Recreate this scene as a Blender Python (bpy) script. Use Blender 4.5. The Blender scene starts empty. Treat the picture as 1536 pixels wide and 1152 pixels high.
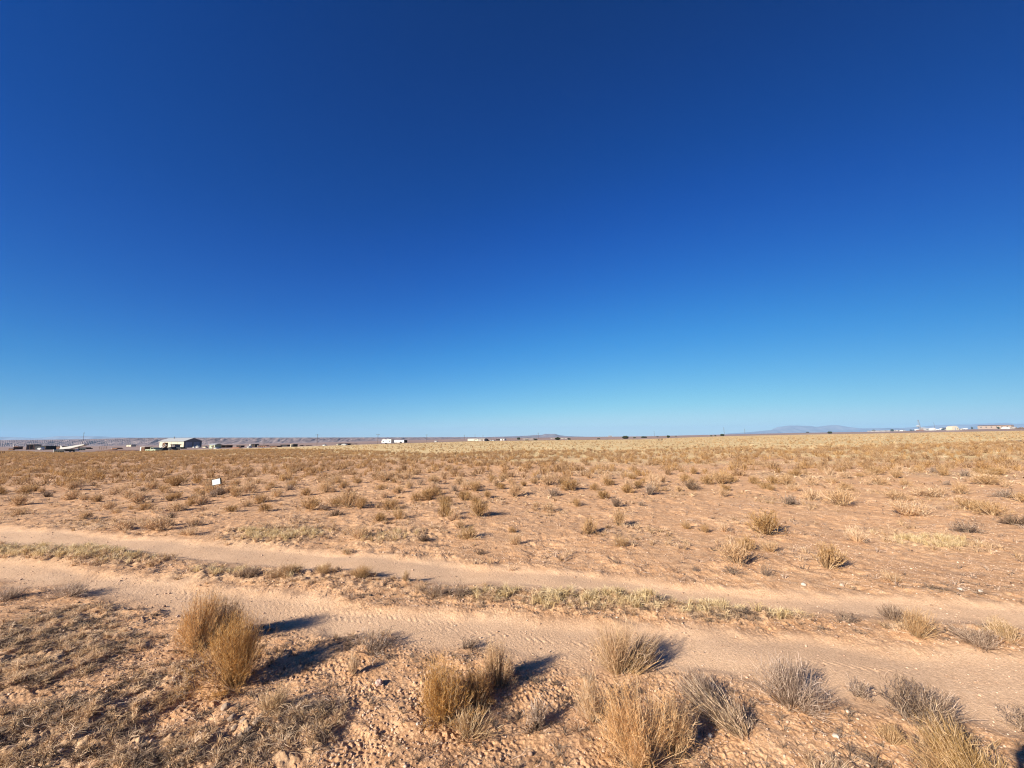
import bpy, math, random
import numpy as np
rng = np.random.default_rng(7)
random.seed(7)
C = bpy.data.collections.new('desert'); bpy.context.scene.collection.children.link(C)
PI = math.pi
# ------------------------------------------------------------------ camera
CAMZ = 2.0; F = 577.0
P_ = math.radians(7.85); A_ = math.radians(0.4)
cp, sp = math.cos(P_), math.sin(P_); ca, sa = math.cos(A_), math.sin(A_)
FV = np.array([0, cp, sp]); R0 = np.array([1., 0, 0]); U0 = np.array([0, -sp, cp])
RV = ca*R0 - sa*U0; UV = sa*R0 + ca*U0
# ------------------------------------------------------------------ noise
def _h(ix, iy, seed):
    ix = ix.astype(np.int64).astype(np.uint64); iy = iy.astype(np.int64).astype(np.uint64)
    n = ix*np.uint64(374761393) + iy*np.uint64(668265263) + np.uint64(seed*1442695041 + 12345)
    n &= np.uint64(0xffffffff)
    n = (n ^ (n >> np.uint64(13)))*np.uint64(1274126177) & np.uint64(0xffffffff)
    n ^= (n >> np.uint64(16))
    return (n & np.uint64(0xffff)).astype(np.float64)/65535.0
def noise(x, y, seed=0):
    ix = np.floor(x); iy = np.floor(y); fx = x-ix; fy = y-iy
    u = fx*fx*fx*(fx*(fx*6-15)+10); v = fy*fy*fy*(fy*(fy*6-15)+10)
    def g(i, j):
        a = _h(ix+i, iy+j, seed)*2*PI
        return np.cos(a)*(fx-i) + np.sin(a)*(fy-j)
    a = g(0, 0)*(1-u)+g(1, 0)*u; b = g(0, 1)*(1-u)+g(1, 1)*u
    return (a*(1-v)+b*v)*1.5
def fbm(x, y, seed=0, o=3, gain=.5):
    s = 0; a = 1.0
    for k in range(o):
        s = s + a*noise(x, y, seed+k*7); x = x*2.03+3.1; y = y*2.03+1.7; a *= gain
    return s
def sst(x, a, b):
    t = np.clip((x-a)/(b-a), 0, 1); return t*t*(3-2*t)
# ------------------------------------------------------------------ terrain
def eyeline(px): return 655.5 + (768-px)/768*5.4
_hp = np.array([-250, 0, 270, 480, 600, 740, 860, 960, 1080, 1200, 1300, 1400, 1536, 1750.])
_hy = np.array([673, 669.5, 667, 663, 660, 657, 655.3, 654.3, 651.6, 649, 647.5, 645, 641.5, 638.])
_ht = (_hp-768)/F; _hs = (eyeline(_hp)-_hy)/F
_ep = np.array([-200, 0, 100, 290, 400, 480, 600, 700, 800, 960, 1080, 1200, 1300, 1400, 1536, 1700.])
_ed = np.array([150, 170, 112, 148, 160, 190, 215, 270, 245, 240, 400, 385, 380, 330, 256, 250.])
_et = (_ep-768)/F
def tof(x, y): return np.clip(x/np.maximum(y, 0.25*np.abs(x)+1e-3), -1.6, 1.6)
def slope(x, y): return np.interp(tof(x, y), _ht, _hs)
def zbase(x, y): return slope(x, y)*np.maximum(y, 0)
def at0(px, py, dz=0.0):
    d = FV + (px-768)/F*RV + (576-py)/F*UV
    z = 0.0
    for _ in range(12):
        s = (z+dz-CAMZ)/d[2] if d[2] < -1e-5 else 3000.
        x, y = d[0]*s, d[1]*s
        if y > 3000: x, y = x*3000/y, 3000.
        z = .5*z + .5*float(zbase(np.array(x), np.array(y)))
        if d[2] >= -1e-5 or abs(z) > 2:
            pass
    # robust: march along the ray for far points
    ys = np.geomspace(1.5, 4000, 4000); xs = d[0]/d[1]*ys
    hz = CAMZ + d[2]/d[1]*ys - zbase(xs, ys)
    k = int(np.argmax(hz < 0)) if (hz < 0).any() else len(ys)-1
    k = max(k, 1)
    f = hz[k-1]/(hz[k-1]-hz[k]+1e-9) if hz[k] < 0 else 1
    yy = ys[k-1]+(ys[k]-ys[k-1])*f
    return float(d[0]/d[1]*yy), float(yy)
def line(pts):
    w = np.array([at0(*p) for p in pts]); w = w[np.argsort(w[:, 0])]
    x = np.concatenate([[w[0, 0]-60], w[:, 0], [w[-1, 0]+60]])
    s0 = (w[1, 1]-w[0, 1])/(w[1, 0]-w[0, 0]); s1 = (w[-1, 1]-w[-2, 1])/(w[-1, 0]-w[-2, 0])
    y = np.concatenate([[w[0, 1]-60*s0], w[:, 1], [w[-1, 1]+60*s1]])
    return x, y
FT0 = line([(0, 790), (200, 806), (400, 818), (600, 832), (768, 846), (1000, 868), (1200, 882), (1536, 902)])
FT1 = line([(0, 816), (200, 832), (400, 848), (600, 864), (768, 876), (1000, 895), (1200, 912), (1536, 938)])
NT0 = line([(0, 840), (200, 862), (400, 884), (600, 906), (768, 922), (1000, 936), (1200, 946), (1400, 966), (1536, 978)])
NT1 = line([(0, 872), (200, 902), (400, 930), (600, 958), (768, 984), (900, 998), (1060, 1010), (1200, 1026), (1400, 1056), (1536, 1086)])
TR = line([(0, 852), (120, 872), (200, 886), (400, 906), (600, 930), (768, 950), (1000, 975), (1536, 1030)])
def within(L0, L1, x, y, soft=.22):
    a = np.interp(x, *L0); b = np.interp(x, *L1)          # a farther, b nearer
    n = noise(x*1.3, y*1.3, 91)*.16 + noise(x*4, y*4, 92)*.07
    return sst(a-y+n, -soft, soft)*sst(y-b+n, -soft, soft)
def road(x, y):
    return np.maximum(within(FT0, FT1, x, y), within(NT0, NT1, x, y))
# grass mats: hand regions (px centre, px half sizes) -> world blobs, plus noise
MATS = [(80, 836, 220, 15, 1.1), (200, 838, 110, 14, .8), (420, 802, 90, 14, 1.), (590, 805, 60, 12, .8), (560, 868, 70, 14, .5), (640, 880, 60, 10, .4),
        (850, 898, 70, 16, 1.3), (950, 900, 80, 17, 1.35), (1080, 910, 80, 17, 1.3), (1170, 916, 50, 12, 1.), (700, 884, 60, 10, .5),
        (60, 1000, 110, 60, .9), (60, 1110, 130, 60, 1.3), (200, 1050, 70, 60, .6), (250, 1130, 120, 40, .9), (420, 1100, 90, 60, .9), (130, 920, 60, 14, .6),
        (60, 950, 100, 40, .8), (550, 940, 80, 24, .5), (1400, 810, 80, 16, .9), (1320, 792, 60, 8, .6), (1440, 714, 100, 8, 1.), (1180, 714, 60, 7, .9),
        (900, 708, 70, 6, .9), (120, 786, 50, 8, .5), (170, 790, 60, 8, .8), (1400, 1085, 40, 12, .5), (1360, 935, 40, 14, .4),
        (330, 860, 90, 12, .8), (450, 866, 80, 12, .7), (740, 890, 60, 12, .9), (1270, 1140, 60, 16, .5), (470, 760, 60, 10, .3), (830, 830, 30, 8, .5), (640, 800, 40, 8, .6)]
_M = []
for (mx, my, hx, hy, w) in MATS:
    c = at0(mx, my); e = at0(mx+hx, my); n_ = at0(mx, my-hy); s_ = at0(mx, my+hy)
    _M.append((c[0], c[1], abs(e[0]-c[0]), max(.12, (n_[1]-s_[1])/2), w))
def mats(x, y):
    g = 0.0
    for (a, b, rx, ry, w) in _M:
        q = ((x-a)/rx)**2 + ((y-b)/ry)**2
        g = np.maximum(g, w*np.clip(1.25-q, 0, 1))
    n = fbm(x*.55, y*.55, 50, 3)
    base = sst(n, .15, .6)*.35*sst(y, 4.5, 9)
    return np.maximum(g, base)*(1-road(x, y))
def height(x, y, detail=True):
    r = np.hypot(x, y)
    z = zbase(x, y)
    rd = road(x, y)
    near = 1-sst(r, 40, 120)
    z = z + near*(fbm(x*.35, y*.35, 3, 3)*.05 + noise(x*.07, y*.07, 9)*.10)*sst(r, 0, 2)
    z = z + (1-near)*fbm(x*.012, y*.012, 19, 2)*.12*sst(r, 60, 200)
    z = z - rd*.035
    if detail:
        off = (1-rd)
        patch = .45+.55*sst(fbm(x*.9, y*.9, 33, 2), -.3, .5)
        z = z + off*patch*(noise(x*3.6, y*3.6, 11)*.028 + noise(x*8+noise(x*3, y*3, 18), y*8, 12)*.015 + np.abs(noise(x*17, y*21, 13))*.012)
        z = z + near*(noise(x*38, y*38, 14)*.0055*(.3+.7*off)*(1+.7*off*(1-sst(y, 3.5, 6)))*(.4+.9*sst(noise(x*2.5, y*2.5, 24), -.4, .4)) + noise(x*75, y*75, 15)*.0025)
        z = z + off*mats(x, y)*(.015+np.abs(noise(x*5, y*5, 17))*.050+noise(x*13, y*13, 16)*.024+np.abs(noise(x*29, y*29, 25))*.014)
        # tyre tread prints along the near track
        ty = np.interp(x, *TR)
        for o in (0.0, .16, -1.0):
            v = y-ty-o-noise(x*.5, x*0, 21)*.05
            band = np.exp(-(v/.075)**2)
            amt = sst(noise(x*.6+o*9, y*.2, 22), -.45, .2)*(.35+.9*sst(noise(x*5, y*5, 23), -.4, .4))
            z = z + band*amt*np.sin((x+np.abs(v)*.9)*2*PI/.085+noise(x*3.5, y*3.5, 26)*3.0)*.0032*near
        for L in (FT0, FT1, NT0):
            v = y-np.interp(x, *L)
            z = z + near*np.exp(-(v/.12)**2)*.012
    return z
def gz(x, y): return float(height(np.array([float(x)]), np.array([float(y)]))[0])
def at(px, py):
    x, y = at0(px, py); return x, y, gz(x, y)
# ------------------------------------------------------------------ materials
def newmat(name):
    m = bpy.data.materials.new(name); m.use_nodes = True
    nt = m.node_tree; b = nt.nodes['Principled BSDF']; b.inputs['Roughness'].default_value = .9
    b.inputs['Specular IOR Level'].default_value = .2
    return m, nt, b
def N(nt, t, **k):
    n = nt.nodes.new(t)
    for a, v in k.items():
        if a in n.inputs: n.inputs[a].default_value = v
        else: setattr(n, a, v)
    return n
def ramp(nt, stops):
    r = nt.nodes.new('ShaderNodeValToRGB'); e = r.color_ramp.elements
    while len(e) < len(stops): e.new(.5)
    for i, (p, c) in enumerate(stops): e[i].position = p; e[i].color = (*c, 1)
    return r
def flat(name, col, rough=.7, metal=0, var=.12, sc=6):
    m, nt, b = newmat(name)
    n = N(nt, 'ShaderNodeTexNoise'); n.inputs['Scale'].default_value = sc; n.inputs['Detail'].default_value = 5
    tc = N(nt, 'ShaderNodeTexCoord'); nt.links.new(tc.outputs['Object'], n.inputs['Vector'])
    lo = tuple(c*(1-var) for c in col); hi = tuple(min(1, c*(1+var)) for c in col)
    r = ramp(nt, [(.3, lo), (.7, hi)]); nt.links.new(n.outputs['Fac'], r.inputs['Fac'])
    nt.links.new(r.outputs['Color'], b.inputs['Base Color'])
    b.inputs['Roughness'].default_value = rough; b.inputs['Metallic'].default_value = metal
    return m
def plantmat(name, cols, trans=.4):
    m, nt, b = newmat(name)
    a = N(nt, 'ShaderNodeAttribute', attribute_name='rnd')
    oi = N(nt, 'ShaderNodeObjectInfo')
    if name != 'juniper_leaves': cols = [(c[0]*1.05, c[1]*.985, c[2]*.98) for c in cols]
    r = ramp(nt, [(i/(len(cols)-1), c) for i, c in enumerate(cols)])
    nt.links.new(a.outputs['Fac'], r.inputs['Fac'])
    hsv = N(nt, 'ShaderNodeHueSaturation')
    mp = N(nt, 'ShaderNodeMapRange'); mp.inputs['To Min'].default_value = .78; mp.inputs['To Max'].default_value = 1.22
    nt.links.new(oi.outputs['Random'], mp.inputs['Value']); nt.links.new(mp.outputs['Result'], hsv.inputs['Value'])
    mp2 = N(nt, 'ShaderNodeMapRange'); mp2.inputs['To Min'].default_value = 1.14; mp2.inputs['To Max'].default_value = .88
    nt.links.new(oi.outputs['Random'], mp2.inputs['Value']); nt.links.new(mp2.outputs['Result'], hsv.inputs['Saturation'])
    nt.links.new(r.outputs['Color'], hsv.inputs['Color'])
    nt.links.new(hsv.outputs['Color'], b.inputs['Base Color'])
    tr = N(nt, 'ShaderNodeBsdfTranslucent'); nt.links.new(hsv.outputs['Color'], tr.inputs['Color'])
    mx = N(nt, 'ShaderNodeMixShader'); mx.inputs[0].default_value = trans
    nt.links.new(b.outputs[0], mx.inputs[1]); nt.links.new(tr.outputs[0], mx.inputs[2])
    nt.links.new(mx.outputs[0], nt.nodes['Material Output'].inputs['Surface'])
    return m
M = {}
M['gold'] = plantmat('golden_twigs', [(.36, .195, .075), (.61, .36, .145), (.76, .485, .21), (.86, .62, .33)])
M['tan'] = plantmat('tan_twigs', [(.32, .195, .095), (.52, .34, .165), (.65, .45, .235), (.76, .57, .34)])
M['straw'] = plantmat('straw_blades', [(.32, .215, .12), (.50, .36, .20), (.62, .47, .28), (.70, .57, .37)])
M['grey'] = plantmat('grey_twigs', [(.14, .095, .06), (.31, .225, .15), (.48, .37, .26), (.64, .51, .38)])
M['wood'] = plantmat('woody_stems', [(.15, .095, .05), (.30, .20, .11), (.48, .35, .20), (.62, .48, .31)], .05)
M['dark'] = plantmat('dark_twigs', [(.05, .035, .025), (.12, .085, .06), (.20, .15, .10), (.30, .23, .16)], .05)
M['olive'] = plantmat('olive_twigs', [(.28, .18, .08), (.46, .32, .15), (.61, .45, .25), (.74, .58, .37)])
M['pale'] = plantmat('pale_grass', [(.28, .18, .10), (.53, .385, .225), (.70, .53, .335), (.84, .68, .48)])
M['juniper'] = plantmat('juniper_leaves', [(.015, .02, .01), (.035, .045, .02), (.05, .06, .03), (.07, .08, .04)], .05)
M['bark'] = flat('bark', (.10, .075, .055), .95)
M['white'] = flat('white_paint', (.54, .52, .48), .5, var=.05)
M['cream'] = flat('cream_siding', (.48, .42, .31), .6, var=.05)
M['seam'] = flat('dark_seam', (.20, .18, .15), .7)
M['roofmetal'] = flat('pale_roof_metal', (.34, .345, .335), .45, var=.06)
M['greymetal_shade'] = flat('grey_metal_and_gable_shade', (.16, .155, .165), .6)  # grey metal parts; also the painted shade on the hangar gable
M['doorgrey'] = flat('grey_door', (.26, .27, .32), .6)
M['black'] = flat('black_paint', (.02, .02, .022), .6)
M['brown'] = flat('brown_timber', (.12, .065, .04), .85)
M['rust'] = flat('rusty_metal', (.22, .10, .05), .8, var=.3)
M['red'] = flat('dull_red_roof', (.30, .09, .07), .7)
M['pink'] = flat('pink_adobe', (.31, .23, .175), .85)
M['green'] = flat('pale_green_paint', (.33, .37, .25), .6)
M['tyre'] = flat('tyre_rubber', (.02, .02, .02), .85)
M['pole'] = flat('pole_timber', (.13, .10, .08), .9)
M['glass'] = flat('dark_glass', (.03, .035, .04), .15, var=.02)
M['bluegrey'] = flat('blue_grey_paint', (.15, .19, .25), .5)
M['dull'] = flat('weathered_wall', (.30, .27, .24), .8, var=.15)
M['bgold'] = plantmat('far_golden_twigs', [(.27, .16, .078), (.48, .31, .15), (.62, .43, .225), (.72, .55, .33)])
M['btan'] = plantmat('far_tan_twigs', [(.24, .15, .085), (.42, .285, .16), (.54, .39, .235), (.65, .50, .33)])
M['palemed'] = plantmat('pale_median_grass', [(.34, .25, .13), (.60, .47, .25), (.78, .64, .38), (.88, .76, .50)])
M['mgold'] = plantmat('mid_golden_twigs', [(.28, .165, .075), (.49, .315, .15), (.63, .44, .22), (.73, .55, .33)])
M['stone'] = flat('field_stone', (.46, .34, .25), .85, var=.25, sc=14)
M['stonepink'] = flat('pinkish_stone', (.50, .34, .27), .85, var=.2, sc=20)
M['stonewhite'] = flat('white_stone', (.48, .40, .32), .8, var=.1, sc=20)
M['clod'] = flat('earth_clods', (.30, .215, .15), .95, var=.3, sc=18)
M['cloth'] = flat('dark_cloth', (.04, .05, .08), .9)
M['skin'] = flat('skin', (.45, .27, .19), .6)
# ground material
m, nt, b = newmat('desert_ground'); M['ground'] = m
L = nt.links.new
tc = N(nt, 'ShaderNodeTexCoord')
def tex(scale, det=6, rough=.6, vec=None):
    n = N(nt, 'ShaderNodeTexNoise'); n.inputs['Scale'].default_value = scale; n.inputs['Detail'].default_value = det; n.inputs['Roughness'].default_value = rough
    L(vec or tc.outputs['Object'], n.inputs['Vector']); return n
def mix(f, a, bb, mode='MIX'):
    x = N(nt, 'ShaderNodeMix'); x.data_type = 'RGBA'; x.blend_type = mode
    for s, v in ((x.inputs[0], f), (x.inputs[6], a), (x.inputs[7], bb)):
        if isinstance(v, (int, float)): s.default_value = v
        elif isinstance(v, tuple): s.default_value = (*v, 1)
        else: L(v, s)
    return x.outputs[2]
def attr(n): return N(nt, 'ShaderNodeAttribute', attribute_name=n).outputs['Fac']
n1 = tex(.8); n2 = tex(9, 8, .7); n3 = tex(60, 6, .7); n4 = tex(2.5, 6)
soilr = ramp(nt, [(.3, (.45, .248, .124)), (.5, (.59, .352, .19)), (.7, (.68, .45, .27))]); L(n2.outputs['Fac'], soilr.inputs['Fac'])
big = ramp(nt, [(.35, (.93, .88, .83)), (.65, (1.06, 1.05, 1.04))]); L(n1.outputs['Fac'], big.inputs['Fac'])
soil = mix(.8, soilr.outputs['Color'], big.outputs['Color'], 'MULTIPLY')
gravr = ramp(nt, [(.25, (.38, .26, .165)), (.45, (.60, .398, .245)), (.6, (.68, .468, .30)), (.78, (.82, .67, .51))]); L(n3.outputs['Fac'], gravr.inputs['Fac'])
grav = mix(.6, gravr.outputs['Color'], big.outputs['Color'], 'MULTIPLY')
speck = ramp(nt, [(.42, (.55, .50, .46)), (.55, (1, 1, 1)), (.66, (1, 1, 1)), (.74, (1.35, 1.38, 1.40))]); L(n3.outputs['Fac'], speck.inputs['Fac'])
soil = mix(.75, soil, speck.outputs['Color'], 'MULTIPLY')
c = mix(attr('road'), soil, grav)
litter = ramp(nt, [(.35, (.24, .155, .09)), (.65, (.46, .33, .20))]); L(n2.outputs['Fac'], litter.inputs['Fac'])
c = mix(attr('mat'), c, litter.outputs['Color'])
# dry grass plain farther out, streaked along the ground
mpp = N(nt, 'ShaderNodeMapping'); mpp.inputs['Scale'].default_value = (.05, .22, 1); L(tc.outputs['Object'], mpp.inputs['Vector'])
ns = tex(1.0, 8, .65, mpp.outputs['Vector'])
strawr = ramp(nt, [(.3, (.42, .28, .13)), (.5, (.58, .42, .20)), (.7, (.66, .52, .28))]); L(ns.outputs['Fac'], strawr.inputs['Fac'])
c = mix(attr('straw'), c, strawr.outputs['Color'])
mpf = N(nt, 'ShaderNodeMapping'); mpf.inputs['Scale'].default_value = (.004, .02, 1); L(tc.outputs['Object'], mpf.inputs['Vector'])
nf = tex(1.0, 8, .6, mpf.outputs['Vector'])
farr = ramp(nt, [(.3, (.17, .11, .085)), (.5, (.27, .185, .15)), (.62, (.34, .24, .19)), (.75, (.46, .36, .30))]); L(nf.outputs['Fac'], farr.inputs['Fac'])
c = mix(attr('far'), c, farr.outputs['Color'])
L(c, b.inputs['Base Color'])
b.inputs['Roughness'].default_value = .95
bm1 = N(nt, 'ShaderNodeBump'); bm1.inputs['Strength'].default_value = .8; bm1.inputs['Distance'].default_value = .012
L(n3.outputs['Fac'], bm1.inputs['Height']); L(bm1.outputs['Normal'], b.inputs['Normal'])
# ------------------------------------------------------------------ mesh helpers
def mesh_np(name, V, Fq, mats_, mi=None, rnd=None, parent=None, smooth=False):
    """V (n,3) float; Fq list of (faces array (m,k))"""
    me = bpy.data.meshes.new(name)
    V = np.asarray(V, dtype=np.float32)
    me.vertices.add(len(V)); me.vertices.foreach_set('co', V.ravel())
    nl = sum(f.size for f in Fq); nf = sum(len(f) for f in Fq)
    me.loops.add(nl); me.polygons.add(nf)
    me.loops.foreach_set('vertex_index', np.concatenate([f.ravel() for f in Fq]).astype(np.int32))
    tot = np.concatenate([np.full(len(f), f.shape[1]) for f in Fq]).astype(np.int32)
    st = np.concatenate([[0], np.cumsum(tot)[:-1]]).astype(np.int32)
    me.polygons.foreach_set('loop_start', st)
    try: me.polygons.foreach_set('loop_total', tot)
    except Exception: pass
    for mm in mats_: me.materials.append(mm)
    if mi is not None: me.polygons.foreach_set('material_index', np.asarray(mi, dtype=np.int32))
    if smooth: me.polygons.foreach_set('use_smooth', np.ones(nf, dtype=bool))
    if rnd is not None:
        a = me.attributes.new('rnd', 'FLOAT', 'POINT'); a.data.foreach_set('value', np.asarray(rnd, dtype=np.float32))
    me.update(calc_edges=True); me.validate()
    o = bpy.data.objects.new(name, me); C.objects.link(o)
    if parent: o.parent = parent
    return o
def ribbons(P, w, r):
    """P (N,K,3) centre lines, w (N,K) widths, r (N,) random values"""
    N_, K, _ = P.shape
    d = P[:, -1]-P[:, 0]
    q = r_dir(N_)
    s = np.cross(d, q); s /= (np.linalg.norm(s, axis=1, keepdims=True)+1e-9)
    a = P + s[:, None, :]*w[:, :, None]*.5; b_ = P - s[:, None, :]*w[:, :, None]*.5
    V = np.stack([a, b_], axis=2).reshape(-1, 3)
    idx = np.arange(N_)[:, None]*K*2 + np.arange(K-1)[None, :]*2
    Q = np.stack([idx, idx+1, idx+3, idx+2], axis=-1).reshape(-1, 4)
    return V, Q, np.repeat(r, K*2)
def r_dir(n):
    v = rng.normal(size=(n, 3)); return v/np.linalg.norm(v, axis=1, keepdims=True)
def join(parts):
    V = []; Q = []; R = []; o = 0
    for v, q, r in parts:
        V.append(v); Q.append(q+o); R.append(r); o += len(v)
    return np.concatenate(V), np.concatenate(Q), np.concatenate(R)
def bush_geo(n, R, H, base=.05, twigs=3, tw=.10, w=.0035, lean=(0, 0), flat_=.0, wisp=.25, curl=.1):
    """stems fan from a small base to a domed top; returns (stems, twigs)"""
    K = 17; cph = rng.uniform(0, 2*PI, K); cu = np.sqrt(rng.uniform(.0, 1, K))*.98; cl = rng.uniform(.64, 1.12, K)
    ci = rng.integers(0, K, n); qx = np.cos(cph[ci])*cu[ci]+rng.normal(0, .2, n); qy = np.sin(cph[ci])*cu[ci]+rng.normal(0, .2, n)
    ph = np.arctan2(qy, qx); u = np.clip(np.hypot(qx, qy), 0, 1.2); ph2 = ph+rng.normal(0, .12, n)
    lob = 1+.12*np.sin(ph2*2+rng.uniform(0, 6))
    L_ = (1-wisp*rng.uniform(0, 1, n)**1.3)*cl[ci]
    tip = np.stack([np.cos(ph2)*u*R*L_*lob + lean[0]*L_, np.sin(ph2)*u*R*L_*lob + lean[1]*L_,
                    H*np.sqrt(np.clip(1-(u*.88)**2.2*(1-flat_), .05, 1))*L_], 1)
    b0 = np.stack([np.cos(ph)*u*base, np.sin(ph)*u*base, np.full(n, -.015)], 1)
    m1 = b0+(tip-b0)*.35; m2 = b0+(tip-b0)*.7
    out = np.stack([np.cos(ph2), np.sin(ph2), np.zeros(n)], 1)
    m1 = m1+out*(R*.02*u[:, None])+rng.normal(0, R*.03, (n, 3))
    m2 = m2+out*(R*.05*u[:, None])+rng.normal(0, R*.04, (n, 3))+rng.normal(0, R*curl*.3, (n, 3))
    P = np.stack([b0, m1, m2, tip], 1)
    W = np.stack([np.full(n, w*1.5), np.full(n, w*1.2), np.full(n, w), np.full(n, w*.4)], 1)
    st = ribbons(P, W, np.clip(rng.uniform(0, 1, n), 0, 1))
    tws = None
    if twigs:
        k = np.repeat(np.arange(n), twigs); q = rng.uniform(.45, .97, len(k))
        a = np.where(q[:, None] < .7, m1[k]+(m2[k]-m1[k])*((q[:, None]-.35)/.35), m2[k]+(tip[k]-m2[k])*((q[:, None]-.7)/.3))
        d = tip[k]-m1[k]; d /= (np.linalg.norm(d, axis=1, keepdims=True)+1e-9)
        d = d*.55+np.array([0, 0, .3])+rng.normal(0, .5, (len(k), 3)); d /= np.linalg.norm(d, axis=1, keepdims=True)
        ln = tw*rng.uniform(.5, 1.2, len(k))
        e = a+d*ln[:, None]; md = a+d*ln[:, None]*.55+rng.normal(0, .08, (len(k), 3))*ln[:, None]
        e[:, 2] = np.maximum(e[:, 2], .005)
        tws = ribbons(np.stack([a, md, e], 1), np.stack([np.full(len(k), w*.9), np.full(len(k), w*.8), np.full(len(k), w*.35)], 1), rng.uniform(0, 1, len(k)))
    return st, tws
def tag(o, label=None, cat=None, group=None, kind=None):
    if label: o['label'] = label
    if cat: o['category'] = cat
    if group: o['group'] = group
    if kind: o['kind'] = kind
    return o
def empty(name, loc, rz=0):
    o = bpy.data.objects.new(name, None); C.objects.link(o); o.location = loc; o.rotation_euler = (0, 0, rz)
    o.empty_display_size = .2; return o
def pxh(px, py, hpx):
    """world size of hpx pixels at the ground point seen at px,py"""
    x, y, z = at(px, py)
    # distance along view axis
    d = float(np.dot(np.array([x, y, z-CAMZ]), FV)); return hpx/F*d
# ------------------------------------------------------------------ ground sheet
ang_f = np.linspace(math.radians(-68), math.radians(68), 1500)
ang_b = np.linspace(math.radians(68), math.radians(292), 70)[1:-1]
ang = np.concatenate([ang_f, ang_b]); na = len(ang)
rad = np.concatenate([np.linspace(.3, 1.6, 12)[:-1], np.geomspace(1.6, 34, 1050)[:-1], np.geomspace(34, 300, 170)[:-1], np.geomspace(300, 19000, 90)])
nr = len(rad)
X = np.outer(rad, np.sin(ang)); Y = np.outer(rad, np.cos(ang))
Z = height(X, Y)
V = np.stack([X, Y, Z], -1).reshape(-1, 3)
V = np.concatenate([V, [[0, 0, 0]]])
i = np.arange(nr-1)[:, None]*na; j = np.arange(na)[None, :]; j2 = (j+1) % na
Q = np.stack([i+j, i+j2, i+na+j2, i+na+j], -1).reshape(-1, 4)[:, ::-1]
T = np.stack([np.full(na, nr*na), np.arange(na), (np.arange(na)+1) % na], -1)[:, ::-1]
g = mesh_np('ground', V, [Q, T], [M['ground']], smooth=True)
tag(g, kind='structure')
def setattr_pt(o, name, vals):
    a = o.data.attributes.new(name, 'FLOAT', 'POINT'); a.data.foreach_set('value', np.concatenate([vals.ravel(), [0]]).astype(np.float32))
setattr_pt(g, 'road', road(X, Y)*.72)
setattr_pt(g, 'mat', np.clip(mats(X, Y), 0, 1)*.55)
t_ = tof(X, Y); ed = np.interp(t_, _et, _ed)
strawstart = np.interp(t_, [-1.33, -.6, -.35, 0, .6, 1.33], [90, 75, 50, 38, 34, 26])
nb = fbm(X*.08, Y*.16, 61, 3)
setattr_pt(g, 'straw', np.where(Y > 0, sst(np.log(np.maximum(Y, .1)/strawstart)+nb*.35, -.35, .25)*.95, .4))
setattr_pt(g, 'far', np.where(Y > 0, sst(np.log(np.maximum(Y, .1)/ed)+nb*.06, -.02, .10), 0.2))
# ------------------------------------------------------------------ distant land
def landmat(name, a, b_, c_, sc):
    m, nt, bs = newmat(name)
    tcn = N(nt, 'ShaderNodeTexCoord'); n = N(nt, 'ShaderNodeTexNoise'); n.inputs['Scale'].default_value = sc; n.inputs['Detail'].default_value = 8
    nt.links.new(tcn.outputs['Object'], n.inputs['Vector'])
    r = ramp(nt, [(.35, a), (.5, b_), (.65, c_)]); nt.links.new(n.outputs['Fac'], r.inputs['Fac']); nt.links.new(r.outputs['Color'], bs.inputs['Base Color'])
    return m
def ridge(name, Yd, depth, prof, mat, gully=0., ts=None, nt_=900, nv=26, wl=60., foot=1.0):
    """long ridge at distance Yd: profile is a list of (px, py) of its skyline"""
    pp = np.array([p[0] for p in prof]); py = np.array([p[1] for p in prof])
    tt = np.linspace((pp[0]-768)/F, (pp[-1]-768)/F, nt_); v = np.linspace(0, 1, nv)
    px = tt*F+768; top = (eyeline(px)-np.interp(px, pp, py))/F
    TT, VV = np.meshgrid(tt, v)
    YY = Yd+depth*VV; XX = TT*YY
    zb = slope(XX, YY)*YY-2
    zt = top[None, :]*(Yd+depth*.75)+CAMZ
    zt = np.maximum(zt, zb-4)
    g1 = np.abs(noise(XX/wl, YY/(wl*5)+3, 71)); g2 = np.abs(noise(XX/(wl*.4), YY/(wl*3)+9, 72))
    vv = VV*1.25 - gully*(1-g1*1.9)*(.25+.5*VV) - gully*.45*(1-g2*1.9)
    prf = sst(vv, .0, 1.0)**foot
    ZZ = zb+(zt-zb)*np.clip(prf, 0, 1)
    V = np.stack([XX, YY, ZZ], -1).reshape(-1, 3)
    i = np.arange(nv-1)[:, None]*nt_; j = np.arange(nt_-1)[None, :]
    Q = np.stack([i+j, i+j+1, i+nt_+j+1, i+nt_+j], -1).reshape(-1, 4)
    # back face
    B = np.stack([XX[-1]*1.05, YY[-1]*1.05, slope(XX[-1], YY[-1])*YY[-1]*1.05-5], -1)
    V = np.concatenate([V, B]); o = nv*nt_; k = (nv-1)*nt_; j = np.arange(nt_-1)
    Q = np.concatenate([Q, np.stack([k+j, k+j+1, o+j+1, o+j], -1)])
    ob = mesh_np(name, V, [Q], [mat], smooth=False)
    tag(ob, kind='structure'); return ob
mesa = landmat('badlands_rock', (.14, .10, .095), (.21, .155, .145), (.30, .235, .21), .02)
haze_blue = landmat('haze_tinted_rock', (.14, .155, .185), (.18, .195, .23), (.22, .235, .27), .002)  # bluish tint of the distant air is mixed into the rock colour
ridge('badlands_mesa', 2900, 420, [(-320, 660), (0, 660), (60, 659.6), (140, 658.6), (190, 657), (240, 656.4), (420, 656.2), (560, 656), (640, 655.8), (700, 655.6), (800, 656.2)], mesa, gully=.2, nt_=1600, nv=34, wl=30)
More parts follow.
